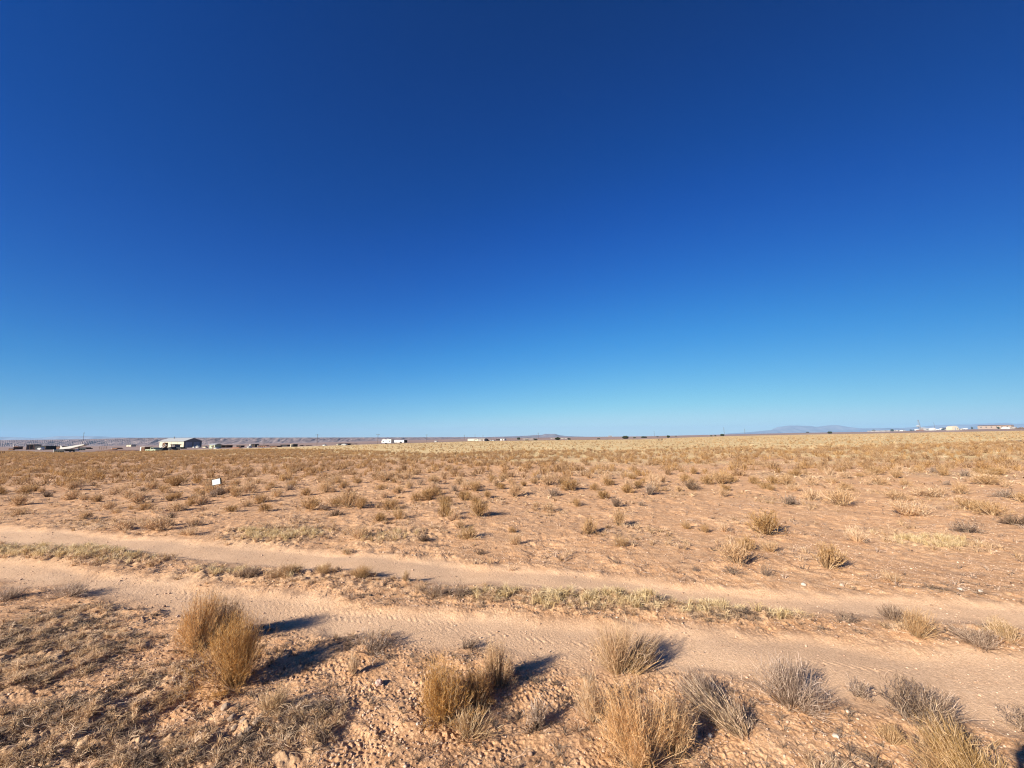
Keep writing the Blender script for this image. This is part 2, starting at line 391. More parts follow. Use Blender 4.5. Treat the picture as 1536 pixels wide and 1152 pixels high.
ridge('distant_mesa', 11500, 1200, [(-320, 653), (-60, 654), (0, 655), (30, 655.8), (55, 657), (75, 656), (92, 654.1), (140, 654), (180, 655.6), (250, 657.4), (330, 658.6)], haze_blue, gully=.15, nt_=500, wl=500)
ridge('distant_butte', 8500, 900, [(715, 656.5), (740, 655.2), (775, 654.2), (792, 653.4), (802, 652.4), (812, 652.4), (816, 650.9), (832, 650.9), (838, 652.8), (850, 654.2), (900, 655.6)], landmat('butte_rock', (.12, .09, .09), (.18, .14, .14), (.24, .19, .18), .004), gully=.15, nt_=300, wl=300)
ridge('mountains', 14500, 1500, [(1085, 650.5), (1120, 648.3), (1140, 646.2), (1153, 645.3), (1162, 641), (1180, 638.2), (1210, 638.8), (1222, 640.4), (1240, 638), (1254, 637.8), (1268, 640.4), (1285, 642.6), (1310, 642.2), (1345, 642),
      (1362, 641), (1382, 639.6), (1400, 637.8), (1425, 636.8), (1450, 636.8), (1470, 635.4), (1498, 634.9), (1504, 634.2), (1516, 635.8), (1536, 635.2), (1620, 633), (1800, 632)], haze_blue, gully=.2, nt_=700, wl=700)
# ------------------------------------------------------------------ bushes close to the camera (stems + twigs as parts)
def near_bush(px, py, topy, wpx, kind, label, cat='bush', lean=(0, 0), name=None):
    x, y, z = at(px, py)
    H = pxh(px, py, py-topy)*1.06; R = pxh(px, py, wpx)*.5
    root = empty(name or {'gold': 'golden_bush', 'brown': 'brown_bush', 'wispy': 'wispy_bush', 'grey': 'grey_bush', 'twiggy': 'twiggy_bush', 'olive': 'green_bush', 'fan': 'grass_clump', 'leaning': 'grey_bush'}[kind], (x, y, z-.01))
    lean = (lean[0]*R, lean[1]*R)
    k = min(1.0, .35+R*2.2); w_ = 'dense rounded' in label[:14]
    if kind == 'gold': st, tw = bush_geo(int(820*k), R*1.28, H*1.0, R*.13, 14, H*.075, .0018, lean, wisp=.22 if w_ else .42); ms, mt = 'wood', 'gold'
    elif kind == 'brown': st, tw = bush_geo(int(720*k), R*1.25, H*1.0, R*.16, 12, H*.075, .0018, lean, wisp=.3); ms, mt = 'wood', 'tan'
    elif kind == 'wispy': st, tw = bush_geo(int(420*k), R, H, R*.10, 3, H*.20, .0022, lean, wisp=.35, flat_=.2); ms, mt = 'straw', 'tan'
    elif kind == 'grey': st, tw = bush_geo(int(420*k), R, H, R*.16, 3, H*.20, .0026, lean, wisp=.4); ms, mt = 'grey', 'grey'
    elif kind == 'leaning': st, tw = bush_geo(int(380*k), R*.7, H, R*.12, 2, H*.2, .0030, lean, wisp=.5); ms, mt = 'wood', 'grey'
    elif kind == 'twiggy': st, tw = bush_geo(int(110*k), R, H, R*.12, 6, H*.22, .0032, lean, wisp=.5, curl=.5); ms, mt = 'dark', 'grey'
    elif kind == 'olive': st, tw = bush_geo(int(420*k), R, H, R*.25, 4, H*.18, .0030, lean, wisp=.3); ms, mt = 'olive', 'olive'
    else: st, tw = bush_geo(int(300*k), R, H, R*.06, 1, H*.25, .0030, lean, wisp=.4, flat_=.1); ms, mt = 'straw', 'straw'
    mesh_np('woody_stems', st[0], [st[1]], [M[ms]], rnd=st[2], parent=root)
    mesh_np('foliage', tw[0], [tw[1]], [M[mt]], rnd=tw[2], parent=root)
    tag(root, label, cat)
    return root
NEAR = [
 (352, 1022, 926, 104, 'gold', 'dense rounded golden bush, front one of the pair on the left by the track edge', (0, 0)),
 (296, 972, 893, 74, 'gold', 'looser golden bush just behind the dense rounded one on the left', (0, 0)),
 (334, 958, 898, 60, 'brown', 'greyish brown bush wedged behind the dense rounded golden bush on the left', (.2, .1)),
 (668, 1076, 986, 84, 'gold', 'wide golden bush with a dark hollow at its foot, left of bottom centre', (-.1, 0)),
 (712, 1052, 992, 60, 'gold', 'straw tipped bush joining the two golden bushes left of bottom centre', (0, 0)),
 (748, 1030, 963, 58, 'brown', 'dense brown bush casting a long black shadow onto the sand near bottom centre', (0, 0)),
 (704, 1098, 1050, 112, 'fan', 'low fan of pale straw stems spreading in front of the golden bushes near bottom centre', (0, 0)),
 (926, 1000, 922, 96, 'wispy', 'tall wispy straw coloured bush at the edge of the nearer wheel track', (0, 0)),
 (944, 1000, 956, 110, 'leaning', 'dark stems leaning right out of the wispy straw bush by the track', (.9, .4)),
 (888, 1074, 1008, 56, 'wispy', 'small sparse golden bush left of the biggest golden bush at the bottom', (0, 0)),
 (962, 1142, 1016, 118, 'gold', 'biggest golden bush at the bottom, upright with bare pale stems on its right', (-.1, .1)),
 (1010, 1120, 1030, 90, 'wispy', 'bare pale curved stems on the shaded right of the biggest golden bush', (.2, .1)),
 (1112, 1092, 1040, 165, 'leaning', 'collapsed grey bush with long stems sprawling toward the lower right', (-.5, .5)),
 (1060, 1050, 1006, 90, 'grey', 'grey tangled bush behind the collapsed grey bush', (-.3, .2)),
 (1188, 1048, 985, 140, 'grey', 'wide pale grey bush with straight spiky stems beside the nearer wheel track', (0, 0)),
 (1286, 1032, 1000, 44, 'twiggy', 'small dark twiggy plant right of the wide pale grey bush', (0, 0)),
 (1366, 1062, 1008, 120, 'twiggy', 'sprawling dark twiggy bush at lower right beside the wheel track', (.1, 0)),
 (1395, 1066, 1028, 90, 'grey', 'low grey bush tangled with the sprawling twiggy bush at lower right', (.3, 0)),
 (1334, 1104, 1074, 38, 'brown', 'tiny round brown bush alone on orange soil at lower right', (0, 0)),
 (1478, 1186, 1086, 112, 'olive', 'large straw green grass bush in the bottom right corner', (-.2, .4)),
 (1432, 1162, 1096, 70, 'wispy', 'long straw stems beside the straw green bush in the bottom right corner', (-.3, .2)),
 (1538, 1076, 1040, 70, 'twiggy', 'dark twiggy plant cut by the right edge near the bottom', (0, 0)),
 (530, 1008, 974, 26, 'fan', 'small upright straw tuft between the two left golden bushes and bottom centre', (0, 0)),
 (1374, 950, 906, 56, 'wispy', 'upright straw grey bush on the strip between the wheel tracks at right', (0, 0)),
 (1508, 952, 922, 50, 'olive', 'greenish bush between the wheel tracks at the right edge', (-.2, 0)),
 (1338, 922, 900, 52, 'grey', 'low grey bush just behind the upright straw grey bush between the tracks', (0, 0)),
 (1268, 928, 908, 44, 'twiggy', 'low dark twiggy bush at the right end of the grassy median', (0, 0)),
 (1470, 962, 936, 90, 'grey', 'flattened grey brown bush left of the greenish bush at the right edge', (0, 0)),
 (805, 1092, 1050, 60, 'twiggy', 'dry twiggy weed behind bottom centre, right of the straw fan', (0, 0)),
 (560, 975, 944, 90, 'twiggy', 'dark scraggly weed at the near edge of the track left of centre', (.2, 0)),
 (700, 968, 950, 60, 'twiggy', 'thin dark sprig flat on the sand above the golden bushes', (.4, 0)),
 (1235, 1160, 1128, 120, 'leaning', 'dark matted stalks at the bottom edge right of centre', (.3, 0)),
 (400, 1070, 1032, 60, 'fan', 'pale thin grass stalks in front of the dense rounded golden bush', (0, 0)),
 (370, 864, 847, 58, 'grey', 'grey green bush on the median between the tracks, left of centre', (0, 0)),
 (432, 864, 849, 46, 'brown', 'brownish bush on the median, next right from the grey green one', (0, 0)),
 (487, 862, 848, 34, 'wispy', 'reddish grey wispy bush on the median below the grass mat', (0, 0)),
 (540, 866, 846, 46, 'wispy', 'straw grey bush on the median near a pale upright tuft', (0, 0)),
 (608, 870, 851, 18, 'fan', 'narrow pale upright tuft on the median left of centre', (0, 0)),
 (690, 890, 868, 50, 'twiggy', 'dark spiky plant on the median just left of centre', (.2, 0)),
 (655, 888, 868, 40, 'grey', 'grey spiky plant on the median beside the dark spiky one', (.2, 0)),
 (104, 894, 878, 80, 'grey', 'low grey bush beside the near track at far left', (0, 0)),
 (8, 900, 880, 60, 'grey', 'low dark bush cut by the left edge below the track', (0, 0)),
]
for (px, py, ty, w, k, lab, ln) in NEAR: near_bush(px, py, ty, w, k, lab, lean=ln, cat='grass tuft' if k == 'fan' else 'bush')
# ------------------------------------------------------------------ middle distance bushes: shared prototypes
def proto(kind, R=.30, H=.42):
    p = {'gold': (150, 9, .0080, 'wood', 'mgold', .25), 'tan': (130, 8, .0080, 'wood', 'tan', .3), 'straw': (130, 5, .008, 'tan', 'straw', .35),
         'grey': (120, 6, .008, 'dark', 'grey', .4), 'olive': (130, 6, .009, 'olive', 'olive', .3), 'twiggy': (45, 6, .007, 'dark', 'dark', .5)}[kind]
    n, t, w, ms, mt, wi = p
    st, tw = bush_geo(n, R*1.22, H, R*.16, t, H*.16, w*.8, wisp=wi)
    V, Q, Rn = join([st, tw]); mi = np.concatenate([np.zeros(len(st[1])), np.ones(len(tw[1]))])
    me = mesh_np('desert_bush', V, [Q], [M[ms], M[mt]], mi=mi, rnd=Rn)
    d = me.data; bpy.data.objects.remove(me); return d
PR = {k: [proto(k) for _ in range(n)] for k, n in (('gold', 5), ('tan', 5), ('straw', 3), ('grey', 4), ('olive', 2), ('twiggy', 3))}
taken = []
def mid_bush(x, y, H, R, kind, label, group=None):
    o = bpy.data.objects.new('desert_bush', random.choice(PR[kind])); C.objects.link(o)
    o.location = (x, y, gz(x, y)-.01); o.rotation_euler = (random.uniform(-.08, .08), random.uniform(-.08, .08), random.uniform(0, 6.28))
    o.scale = (R/.30, R/.30, H/.42); tag(o, label, 'bush', group); taken.append((x, y, R)); return o
MID = [
 (1150, 796, 760, 50, 'gold', 'large golden bush with shadow at its right, above the far track at right'),
 (1106, 843, 806, 54, 'tan', 'big tan bush close to the far track right of centre'),
 (1098, 857, 838, 44, 'twiggy', 'bare reddish twig plant in front of the big tan bush at the far track'),
 (1120, 822, 800, 30, 'tan', 'tan bush right behind the big one near the far track right of centre'),
 (1155, 823, 804, 32, 'straw', 'small straw bush right of the big tan bush at the far track'),
 (1240, 846, 808, 46, 'gold', 'upright golden bush alone nearest the far track at right'),
 (1149, 860, 836, 26, 'twiggy', 'black twiggy plant beside the far track left of the upright golden bush'),
 (1181, 755, 738, 32, 'grey', 'purplish grey bush behind the large golden bush at right'),
 (1285, 807, 784, 34, 'straw', 'straw coloured bush alone on bare soil right of the upright golden bush'),
 (1262, 755, 729, 46, 'tan', 'wide tan bush near the middle of the right field'),
 (1216, 746, 728, 34, 'tan', 'low tan bush left of the wide tan bush in the right field'),
 (1190, 734, 720, 22, 'straw', 'pale straw bush behind the purplish grey one'),
 (1362, 771, 744, 58, 'straw', 'broad straw bush with grey foot right of the wide tan bush'),
 (1400, 745, 728, 50, 'gold', 'broad golden bush behind the broad straw bush at right'),
 (1346, 748, 733, 36, 'gold', 'golden bush left of the broad golden one at right'),
 (1318, 728, 712, 30, 'tan', 'tan bush behind the pale grass patch at right'),
 (1440, 741, 722, 26, 'tan', 'narrow tan bush right of the broad golden bush'),
 (1455, 763, 745, 42, 'gold', 'golden bush, left of a touching pair at right'),
 (1488, 772, 748, 40, 'tan', 'tan bush, right of a touching pair at right'),
 (1522, 787, 769, 46, 'grey', 'grey brown bush near the right edge in front of the touching pair'),
 (1452, 796, 776, 44, 'grey', 'grey brown bush beside the pale grass patch at right'),
 (1478, 728, 713, 40, 'gold', 'low golden bush farther back at right beyond the touching pair'),
 (1508, 746, 732, 38, 'grey', 'bluish grey bush near the right edge'),
 (1534, 754, 738, 26, 'tan', 'tan bush cut by the right edge beside the bluish grey one'),
 (1180, 905, 897, 20, 'twiggy', 'tiny dry sprig on the median at right'),
 (883, 798, 773, 30, 'gold', 'golden bush with a long shadow just right of centre'),
 (929, 784, 757, 24, 'gold', 'narrow golden bush with black shadow, right of centre'),
 (925, 758, 739, 24, 'grey', 'darker bush directly behind the narrow golden bush'),
 (932, 818, 798, 26, 'straw', 'straw bush with shadow in front of the narrow golden bush'),
 (924, 843, 834, 20, 'twiggy', 'tiny dark weed by the far track below the straw bush'),
 (864, 757, 743, 20, 'tan', 'small tan bush behind the golden bush right of centre'),
 (703, 806, 784, 34, 'olive', 'greenish straw bush with dark shadow left of centre'),
 (690, 792, 778, 22, 'tan', 'small tan bush touching the greenish straw bush'),
 (768, 796, 786, 14, 'tan', 'small tan bush at the centre, rear one of two'),
 (773, 813, 794, 24, 'straw', 'small straw bush at the centre, front one of two'),
 (720, 776, 751, 36, 'gold', 'round bush with grey foot above the greenish straw bush'),
 (668, 776, 745, 24, 'olive', 'tall narrow bush left of centre with a thin shadow'),
 (667, 758, 741, 26, 'gold', 'golden bush right behind the tall narrow one'),
 (598, 780, 761, 24, 'straw', 'pale straw bush left of the tall narrow bush'),
 (584, 765, 748, 28, 'gold', 'golden bush just behind the pale straw bush'),
 (522, 762, 735, 34, 'gold', 'taller golden bush, left of a joined pair at left centre'),
 (542, 763, 744, 28, 'tan', 'shorter tan bush, right of a joined pair at left centre'),
 (538, 807, 785, 36, 'straw', 'thin pink straw bush near the far track at left centre'),
 (635, 811, 797, 26, 'grey', 'dark foot bush near the far track left of centre'),
 (655, 819, 804, 16, 'twiggy', 'slim reddish twig plant with a line of shadow near the far track'),
 (520, 828, 818, 26, 'olive', 'low green tinged weed on the far track edge'),
 (720, 826, 812, 30, 'twiggy', 'dark sprawling weed near the far track left of centre'),
 (504, 775, 762, 24, 'grey', 'dark bush with a thin shadow, front of a row at left centre'),
 (488, 768, 757, 22, 'grey', 'grey bush in the row at left centre'),
 (465, 766, 747, 36, 'gold', 'golden bush at the left end of the row at left centre'),
 (399, 767, 753, 26, 'tan', 'tan bush with shadow right of the white sign'),
 (290, 790, 776, 30, 'tan', 'tan bush with a shadow stretching right, below the white sign'),
 (284, 806, 792, 32, 'straw', 'low straw bush at the far track edge below the white sign'),
 (240, 797, 776, 46, 'gold', 'wide golden bush at the far track edge, left'),
 (184, 797, 779, 36, 'tan', 'tan bush with black shadow left of the wide golden one'),
 (125, 781, 768, 24, 'tan', 'small bush with a long thin shadow at left'),
 (30, 773, 762, 22, 'tan', 'small dark based bush near the left edge'),
 (263, 769, 753, 32, 'tan', 'tan bush behind the wide golden bush at left'),
 (291, 751, 740, 20, 'grey', 'small dark bush below and left of the white sign'),
 (256, 751, 738, 22, 'tan', 'small tan bush next left from the small dark one'),
 (190, 748, 734, 30, 'tan', 'tan bush with shadow in the left field'),
 (377, 740, 723, 28, 'gold', 'golden bush with shadow right of the white sign, farther back'),
 (328, 744, 728, 24, 'grey', 'bush right under the white sign'),
 (110, 730, 716, 34, 'tan', 'tan bush in the dense left brush'),
 (228, 733, 720, 24, 'tan', 'brown bush in front of a wide shadow left of the white sign'),
 (262, 729, 712, 34, 'gold', 'golden bush behind and left of the white sign'),
 (1030, 788, 774, 20, 'straw', 'small straw bush in the bare area right of centre'),
 (1058, 794, 780, 18, 'tan', 'small dark shadowed bush in the bare area right of centre'),
 (1086, 793, 778, 20, 'straw', 'thin straw bush, right of three in the bare area'),
 (1042, 853, 840, 20, 'twiggy', 'dark dry sprig by the far track, centre right'),
 (1072, 822, 812, 20, 'twiggy', 'low dry weed left of the big tan bush at the far track'),
 (1338, 866, 852, 34, 'straw', 'flat straw weed near the far track at right'),
 (1400, 882, 872, 40, 'twiggy', 'flat dark dry weed near the far track at far right'),
 (1082, 724, 706, 30, 'gold', 'pair like golden bush in the field right of centre, taller'),
 (1130, 724, 711, 22, 'tan', 'tan bush with a shadow right of the taller golden one'),
 (1036, 732, 716, 36, 'grey', 'grey brown spreading bush in the field right of centre'),
 (1084, 740, 728, 22, 'tan', 'small tan bush below the taller golden bush right of centre'),
 (1040, 710, 698, 14, 'gold', 'narrow top heavy bush standing on a thin foot right of centre'),
 (980, 728, 708, 22, 'tan', 'upright tan bush behind a grey weed right of centre'),
 (942, 733, 716, 22, 'tan', 'upright brown bush with dark shadow right of centre'),
 (958, 731, 718, 18, 'gold', 'golden bush beside the upright brown one'),
 (893, 735, 722, 18, 'tan', 'narrow upright bush just right of centre'),
 (855, 735, 716, 34, 'gold', 'golden bush with black shadow near centre'),
 (830, 743, 730, 26, 'grey', 'small grey based bush near centre'),
 (823, 728, 709, 30, 'gold', 'golden bush behind the small grey based one near centre'),
 (772, 744, 722, 28, 'tan', 'broad tan bush in the centre field with a shadow'),
 (648, 727, 714, 24, 'gold', 'round golden bush left of centre in the dense brush'),
 (580, 722, 706, 38, 'gold', 'wide golden bush in the dense brush left of centre'),
 (610, 720, 708, 30, 'tan', 'tan bush joined to the wide golden one left of centre'),
]
for (px, py, ty, w, k, lab) in MID:
    x, y, z = at(px, py); mid_bush(x, y, pxh(px, py, py-ty)*1.03, pxh(px, py, w)*.5, k, lab)
def blocked(x, y):
    return any((x-a)**2+(y-b_)**2 < (r+.18)**2 for a, b_, r in taken)
cand = []
nc = 110000
yy = rng.uniform(9.5, 160, nc); tt = rng.uniform(-1.7, 1.7, nc); keep = rng.uniform(0, 160, nc) < yy
yy = yy[keep]; tt = tt[keep]; xx = tt*yy
dens = np.interp(yy, [9, 12, 15, 20, 30, 60, 160], [.09, .30, .78, 1.15, 1.15, .85, .62])
dens *= .55+.9*sst(fbm(xx*.16, yy*.16, 81, 2), -.35, .35)
endY = np.interp(tt, [-1.7, -.9, -.55, -.3, 0, 1.7], [170, 150, 110, 62, 56, 54])*(1+.12*noise(xx*.05, yy*.02, 83))
dens *= 1-sst(yy, endY*.94, endY*1.05)*.985
dens *= np.where((tt > .1) & (yy < 14), .25, 1)
dens *= np.where((tt < -.2) & (yy < 20), 1.5, 1)
area = .5*3.4*(160**2-9.5**2); per = len(yy)/area
ok = rng.uniform(0, 1, len(yy)) < dens/max(per, 1e-9)
ok &= road(xx, yy) < .1; ok &= yy < np.interp(tt, _et, _ed)*.97
xx, yy, tt = xx[ok], yy[ok], tt[ok]
o_ = np.argsort(yy); xx, yy, tt = xx[o_], yy[o_], tt[o_]
print('brush candidates', len(xx))
n_ind = 0; rest = []
for x, y, t in zip(xx, yy, tt):
    if y < 24 and blocked(x, y): continue
    s = random.uniform(.6, 1.25) if y > 12.5 else random.uniform(.4, .8)
    R = .27*s*random.uniform(.8, 1.25); H = .37*s
    if n_ind < 165 and abs(t) < 1.36:
        k = random.choices(['gold', 'tan', 'straw', 'grey', 'twiggy'], [5, 5, 1, 1.3, .6])[0]
        lab = {'gold': 'small golden bush among the scattered brush beyond the far wheel track', 'tan': 'small tan bush among the scattered brush beyond the far wheel track',
               'straw': 'small straw coloured bush among the scattered brush beyond the far wheel track', 'grey': 'small greyish bush among the scattered brush beyond the far wheel track',
               'twiggy': 'small bare twiggy bush among the scattered brush beyond the far wheel track'}[k]
        mid_bush(x, y, H, R, k, lab, 'small %s bushes scattered over the open field' % {'gold': 'golden', 'tan': 'tan', 'straw': 'straw', 'grey': 'greyish', 'twiggy': 'twiggy'}[k]); n_ind += 1
    else: rest.append((x, y, R, H))
rest = np.array(rest)
# the rest of the brush: one uncountable mass made of the same plants
lo = []
for _ in range(8):
    st, tw = bush_geo(34, .34, .42, .08, 2, .10, .016, wisp=.3)
    v, q, r = join([st, tw]); lo.append((v, q, r))
parts = [[], []]
rz = height(rest[:, 0], rest[:, 1], False)
for (x, y, R, H), z in zip(rest, rz):
    v, q, r = lo[random.randrange(8)]; a = random.uniform(0, 6.28); c_, s_ = math.cos(a), math.sin(a)
    k = 1.08+max(0, y-40)/200
    vv = np.stack([(v[:, 0]*c_-v[:, 1]*s_)*R/.30*k+x, (v[:, 0]*s_+v[:, 1]*c_)*R/.30*k+y, v[:, 2]*H/.42*1.0+z], 1)
    parts[0 if random.random() < .35 else 1].append((vv, q, np.clip(r*.8+random.uniform(-.1, .3), 0, 1)))
print('brush mass', len(rest))
Va, Qa, Ra = join(parts[0]); Vb, Qb, Rb = join(parts[1])
o = mesh_np('brush', np.concatenate([Va, Vb]), [np.concatenate([Qa, Qb+len(Va)])], [M['bgold'], M['btan']], mi=np.concatenate([np.zeros(len(Qa)), np.ones(len(Qb))]), rnd=np.concatenate([Ra, Rb]))
tag(o, 'dense tan desert brush stretching away over the far field', 'brush', kind='stuff')
# ------------------------------------------------------------------ grass mats, straw plain, gravel
def tufts(xs, ys, hs, nb_, w, spread=1.0, bright=.08):
    n = len(xs); k = np.repeat(np.arange(n), nb_); zs = height(xs, ys)
    m_ = len(k); ph = rng.uniform(0, 2*PI, m_); u = rng.uniform(0, 1, m_); h = hs[k]*rng.uniform(.5, 1.15, m_)
    rr = h*.45
    b0 = np.stack([xs[k]+np.cos(ph)*rr*u*.8, ys[k]+np.sin(ph)*rr*u*.8, zs[k]-.006], 1)
    out = np.stack([np.cos(ph+rng.normal(0, .7, m_)), np.sin(ph+rng.normal(0, .7, m_)), np.zeros(m_)], 1)
    m1 = b0+out*(h*u*.35*spread)[:, None]; m1[:, 2] += h*.6
    e = m1+out*(h*(.2+u*.55)*spread)[:, None]; e[:, 2] += h*(.4-u*.45)
    ww = w*rng.uniform(.6, 1.3, m_)*(1 if np.isscalar(w) else 1)
    base_r = rng.uniform(-.15, .5, n)[k]
    return ribbons(np.stack([b0, m1, e], 1), np.stack([ww, ww*.85, ww*.3], 1), np.clip(base_r+rng.uniform(0, .6, m_)+bright, 0, 1))
def scatter(n, y0, y1, tmax=1.6, p=1.0):
    y = (rng.uniform(y0**(p+1), y1**(p+1), n))**(1/(p+1)); t = rng.uniform(-tmax, tmax, n); return t*y, y
acc = []
x, y = scatter(60000, 2.0, 6.0, 1.7, .4); mk = mats(x, y)*(.15+1.3*sst(fbm(x*3.2, y*3.2, 101, 2), -.3, .4)); s = rng.uniform(0, 1, len(x)) < mk*.36
x, y = x[s], y[s]; print('near tufts', len(x)); acc.append(tufts(x, y, rng.uniform(.025, .075, len(x)), 40, .0034, 1.15, .2))
x, y = scatter(60000, 6.0, 14.0, 1.6, .6); mk = mats(x, y)*(.2+1.2*sst(fbm(x*2.0, y*2.0, 102, 2), -.3, .35)); s = rng.uniform(0, 1, len(x)) < mk*.24
x, y = x[s], y[s]; print('mid tufts', len(x)); acc.append(tufts(x, y, rng.uniform(.05, .13, len(x)), 24, .007, 1.0))
x, y = scatter(60000, 2.6, 9.0, 1.6, .5); s = (y > np.interp(x, *NT0)-.05) & (rng.uniform(0, 1, len(x)) < sst(mats(x, y), .55, 1.15)*(.14+.55*sst(fbm(x*3.5, y*3.5, 140, 2), -.2, .4))); x, y = x[s], y[s]
print('dense tufts', len(x)); acc.append(tufts(x, y, rng.uniform(.07, .14, len(x)), 30, .0050, .8, .25))
x, y = scatter(52000, 12.0, 60.0, 1.5, .5); mk = .18+mats(x, y)*.7; s = rng.uniform(0, 1, len(x)) < mk*.5
x, y = x[s], y[s]; print('far tufts', len(x)); acc.append(tufts(x, y, rng.uniform(.05, .14, len(x)), 7, .030, 1.3))
acc, med = acc[:2]+acc[3:], acc[2]
o = mesh_np('median_grass', med[0], [med[1]], [M['palemed']], rnd=med[2]); tag(o, 'pale yellow upright grass on the strip between the wheel tracks', 'grass', kind='stuff')
V_, Q_, R_ = join(acc)
o = mesh_np('dry_grass', V_, [Q_], [M['pale']], rnd=R_); tag(o, 'low pale curly dry grass in mats beside the tracks', 'grass', kind='stuff')
x, y = scatter(26000, 5.0, 45.0, 1.55, .55); s = (road(x, y) < .15) & (rng.uniform(0, 1, len(x)) < .12+.55*sst(fbm(x*.7, y*.7, 130, 3), -.1, .5)); x, y = x[s], y[s]
print('weeds', len(x)); V_, Q_, R_ = tufts(x, y, rng.uniform(.03, .11, len(x))*(1+y*.012), 9, .009, 1.6)
o = mesh_np('dead_weeds', V_, [Q_], [M['grey']], rnd=R_*.75); tag(o, 'tiny dead grey weeds dotted over the bare soil', 'weeds', kind='stuff')
x, y = scatter(30000, 2.1, 5.5, 1.6, .3); s = (road(x, y) < .1) & (rng.uniform(0, 1, len(x)) < .06+.8*mats(x, y)*sst(fbm(x*2.5, y*2.5, 150, 2), -.3, .3)); x, y = x[s], y[s]
print('crust weeds', len(x)); V_, Q_, R_ = tufts(x, y, rng.uniform(.02, .06, len(x)), 24, .003, 1.7)
o = mesh_np('weed_crust', V_, [Q_], [M['dark']], rnd=R_); tag(o, 'dark matted dead weeds crusting the near soil', 'weeds', kind='stuff')
# sparse stalks, fallen twigs and litter in the foreground
x, y = scatter(24000, 2.1, 8.0, 1.6, .3); s = road(x, y) < .3; s &= rng.uniform(0, 1, len(x)) < .35+.65*(fbm(x*1.1, y*1.1, 104, 2) > 0); x, y = x[s], y[s]
z = height(x, y); n = len(x); a = rng.uniform(0, 2*PI, n); ln = rng.uniform(.02, .11, n)
d = np.stack([np.cos(a), np.sin(a), rng.uniform(-.05, .25, n)], 1)
p0 = np.stack([x, y, z+.004], 1); p2 = p0+d*ln[:, None]; p1 = (p0+p2)/2+rng.normal(0, .15, (n, 3))*ln[:, None]*np.array([1, 1, .3])
V_, Q_, R_ = ribbons(np.stack([p0, p1, p2], 1), np.stack([np.full(n, .0028), np.full(n, .003), np.full(n, .0015)], 1), rng.uniform(0, 1, n))
o = mesh_np('twig_litter', V_, [Q_], [M['grey']], rnd=R_); tag(o, 'broken grey twigs and straw littering the soil', 'litter', kind='stuff')
x, y = scatter(26000, 45, 330, 1.5, .35); t = x/y; ee = np.interp(t, _et, _ed); s = (y < ee*.98) & ((t > -.5) | (rng.uniform(0, 1, len(x)) < .3)); x, y = x[s], y[s]
V_, Q_, R_ = tufts(x, y, rng.uniform(.12, .3, len(x)), 5, .12, 1.4)
o = mesh_np('straw_grass', V_, [Q_], [M['straw']], rnd=R_); tag(o, 'yellow dry grass covering the plain toward the horizon', 'grass', kind='stuff')
def ico():
    import bmesh
    bm = bmesh.new(); bmesh.ops.create_icosphere(bm, subdivisions=1, radius=1)
    v = np.array([q.co[:] for q in bm.verts]); f = np.array([[w.index for w in q.verts] for q in bm.faces]); bm.free(); return v, f
IV, IF = ico()
def stones(xs, ys, rs, sink=.3):
    n = len(xs); z = height(xs, ys); k = len(IV)
    sc = rng.uniform(.6, 1.25, (n, 1, 3))*np.array([1, 1, .7]); jit = 1+rng.normal(0, .13, (n, k, 1))
    a = rng.uniform(0, 6.28, n); ca_, sa_ = np.cos(a)[:, None], np.sin(a)[:, None]
    v = IV[None]*sc*jit*rs[:, None, None]
    v = np.stack([v[..., 0]*ca_-v[..., 1]*sa_+xs[:, None], v[..., 0]*sa_+v[..., 1]*ca_+ys[:, None], v[..., 2]+(z+rs*(1-sink)*.5)[:, None]], -1)
    f = IF[None]+(np.arange(n)*k)[:, None, None]
    return v.reshape(-1, 3), f.reshape(-1, 3), np.repeat(rng.uniform(0, 1, n), k)
pm, nt, b = newmat('pebbles'); a = N(nt, 'ShaderNodeAttribute', attribute_name='rnd')
r = ramp(nt, [(0, (.22, .14, .09)), (.35, (.42, .27, .18)), (.75, (.52, .36, .25)), (.95, (.54, .39, .28)), (1, (.58, .46, .35))]); nt.links.new(a.outputs['Fac'], r.inputs['Fac']); nt.links.new(r.outputs['Color'], b.inputs['Base Color'])
x, y = scatter(70000, 2.0, 12, 1.6, .15); s = rng.uniform(0, 1, len(x)) < .35+.65*sst(fbm(x*.8, y*.8, 111, 2), -.2, .4); x, y = x[s], y[s]
rs = rng.uniform(.003, .0085, len(x))+.012*rng.uniform(0, 1, len(x))**14
x2, y2 = scatter(2500, 4, 40, 1.5, .6); x = np.concatenate([x, x2]); y = np.concatenate([y, y2]); rs = np.concatenate([rs, rng.uniform(.006, .015, len(x2))])
s = (road(x, y) < .3) | (rng.uniform(0, 1, len(x)) < .35); x, y, rs = x[s], y[s], rs[s]; V_, F_, R_ = stones(x, y, rs)
o = mesh_np('gravel', V_, [F_], [pm], rnd=R_); tag(o, 'small reddish and pale pebbles strewn over the soil', 'gravel', kind='stuff')
def rock(px, py, wpx, mat, label, flatz=.75, cat='rock'):
    import bmesh
    from mathutils import noise as mn, Vector
    x, y, z = at(px, py); R = pxh(px, py, wpx)*.38
    bm = bmesh.new(); bmesh.ops.create_icosphere(bm, subdivisions=3, radius=1)
    o3 = Vector((random.uniform(0, 50), random.uniform(0, 50), 0))
    for v in bm.verts:
        v.co *= 1+.28*mn.noise(v.co*1.3+o3)+.08*mn.noise(v.co*4+o3)
        v.co.z *= flatz
    bmesh.ops.scale(bm, vec=(R, R, R), verts=bm.verts)
    me = bpy.data.meshes.new('rock'); bm.to_mesh(me); bm.free(); me.materials.append(mat)
    o = bpy.data.objects.new('rock', me); C.objects.link(o); o.location = (x, y, z+R*flatz*.45); o.rotation_euler = (0, 0, random.uniform(0, 6))
    tag(o, label, cat); return o
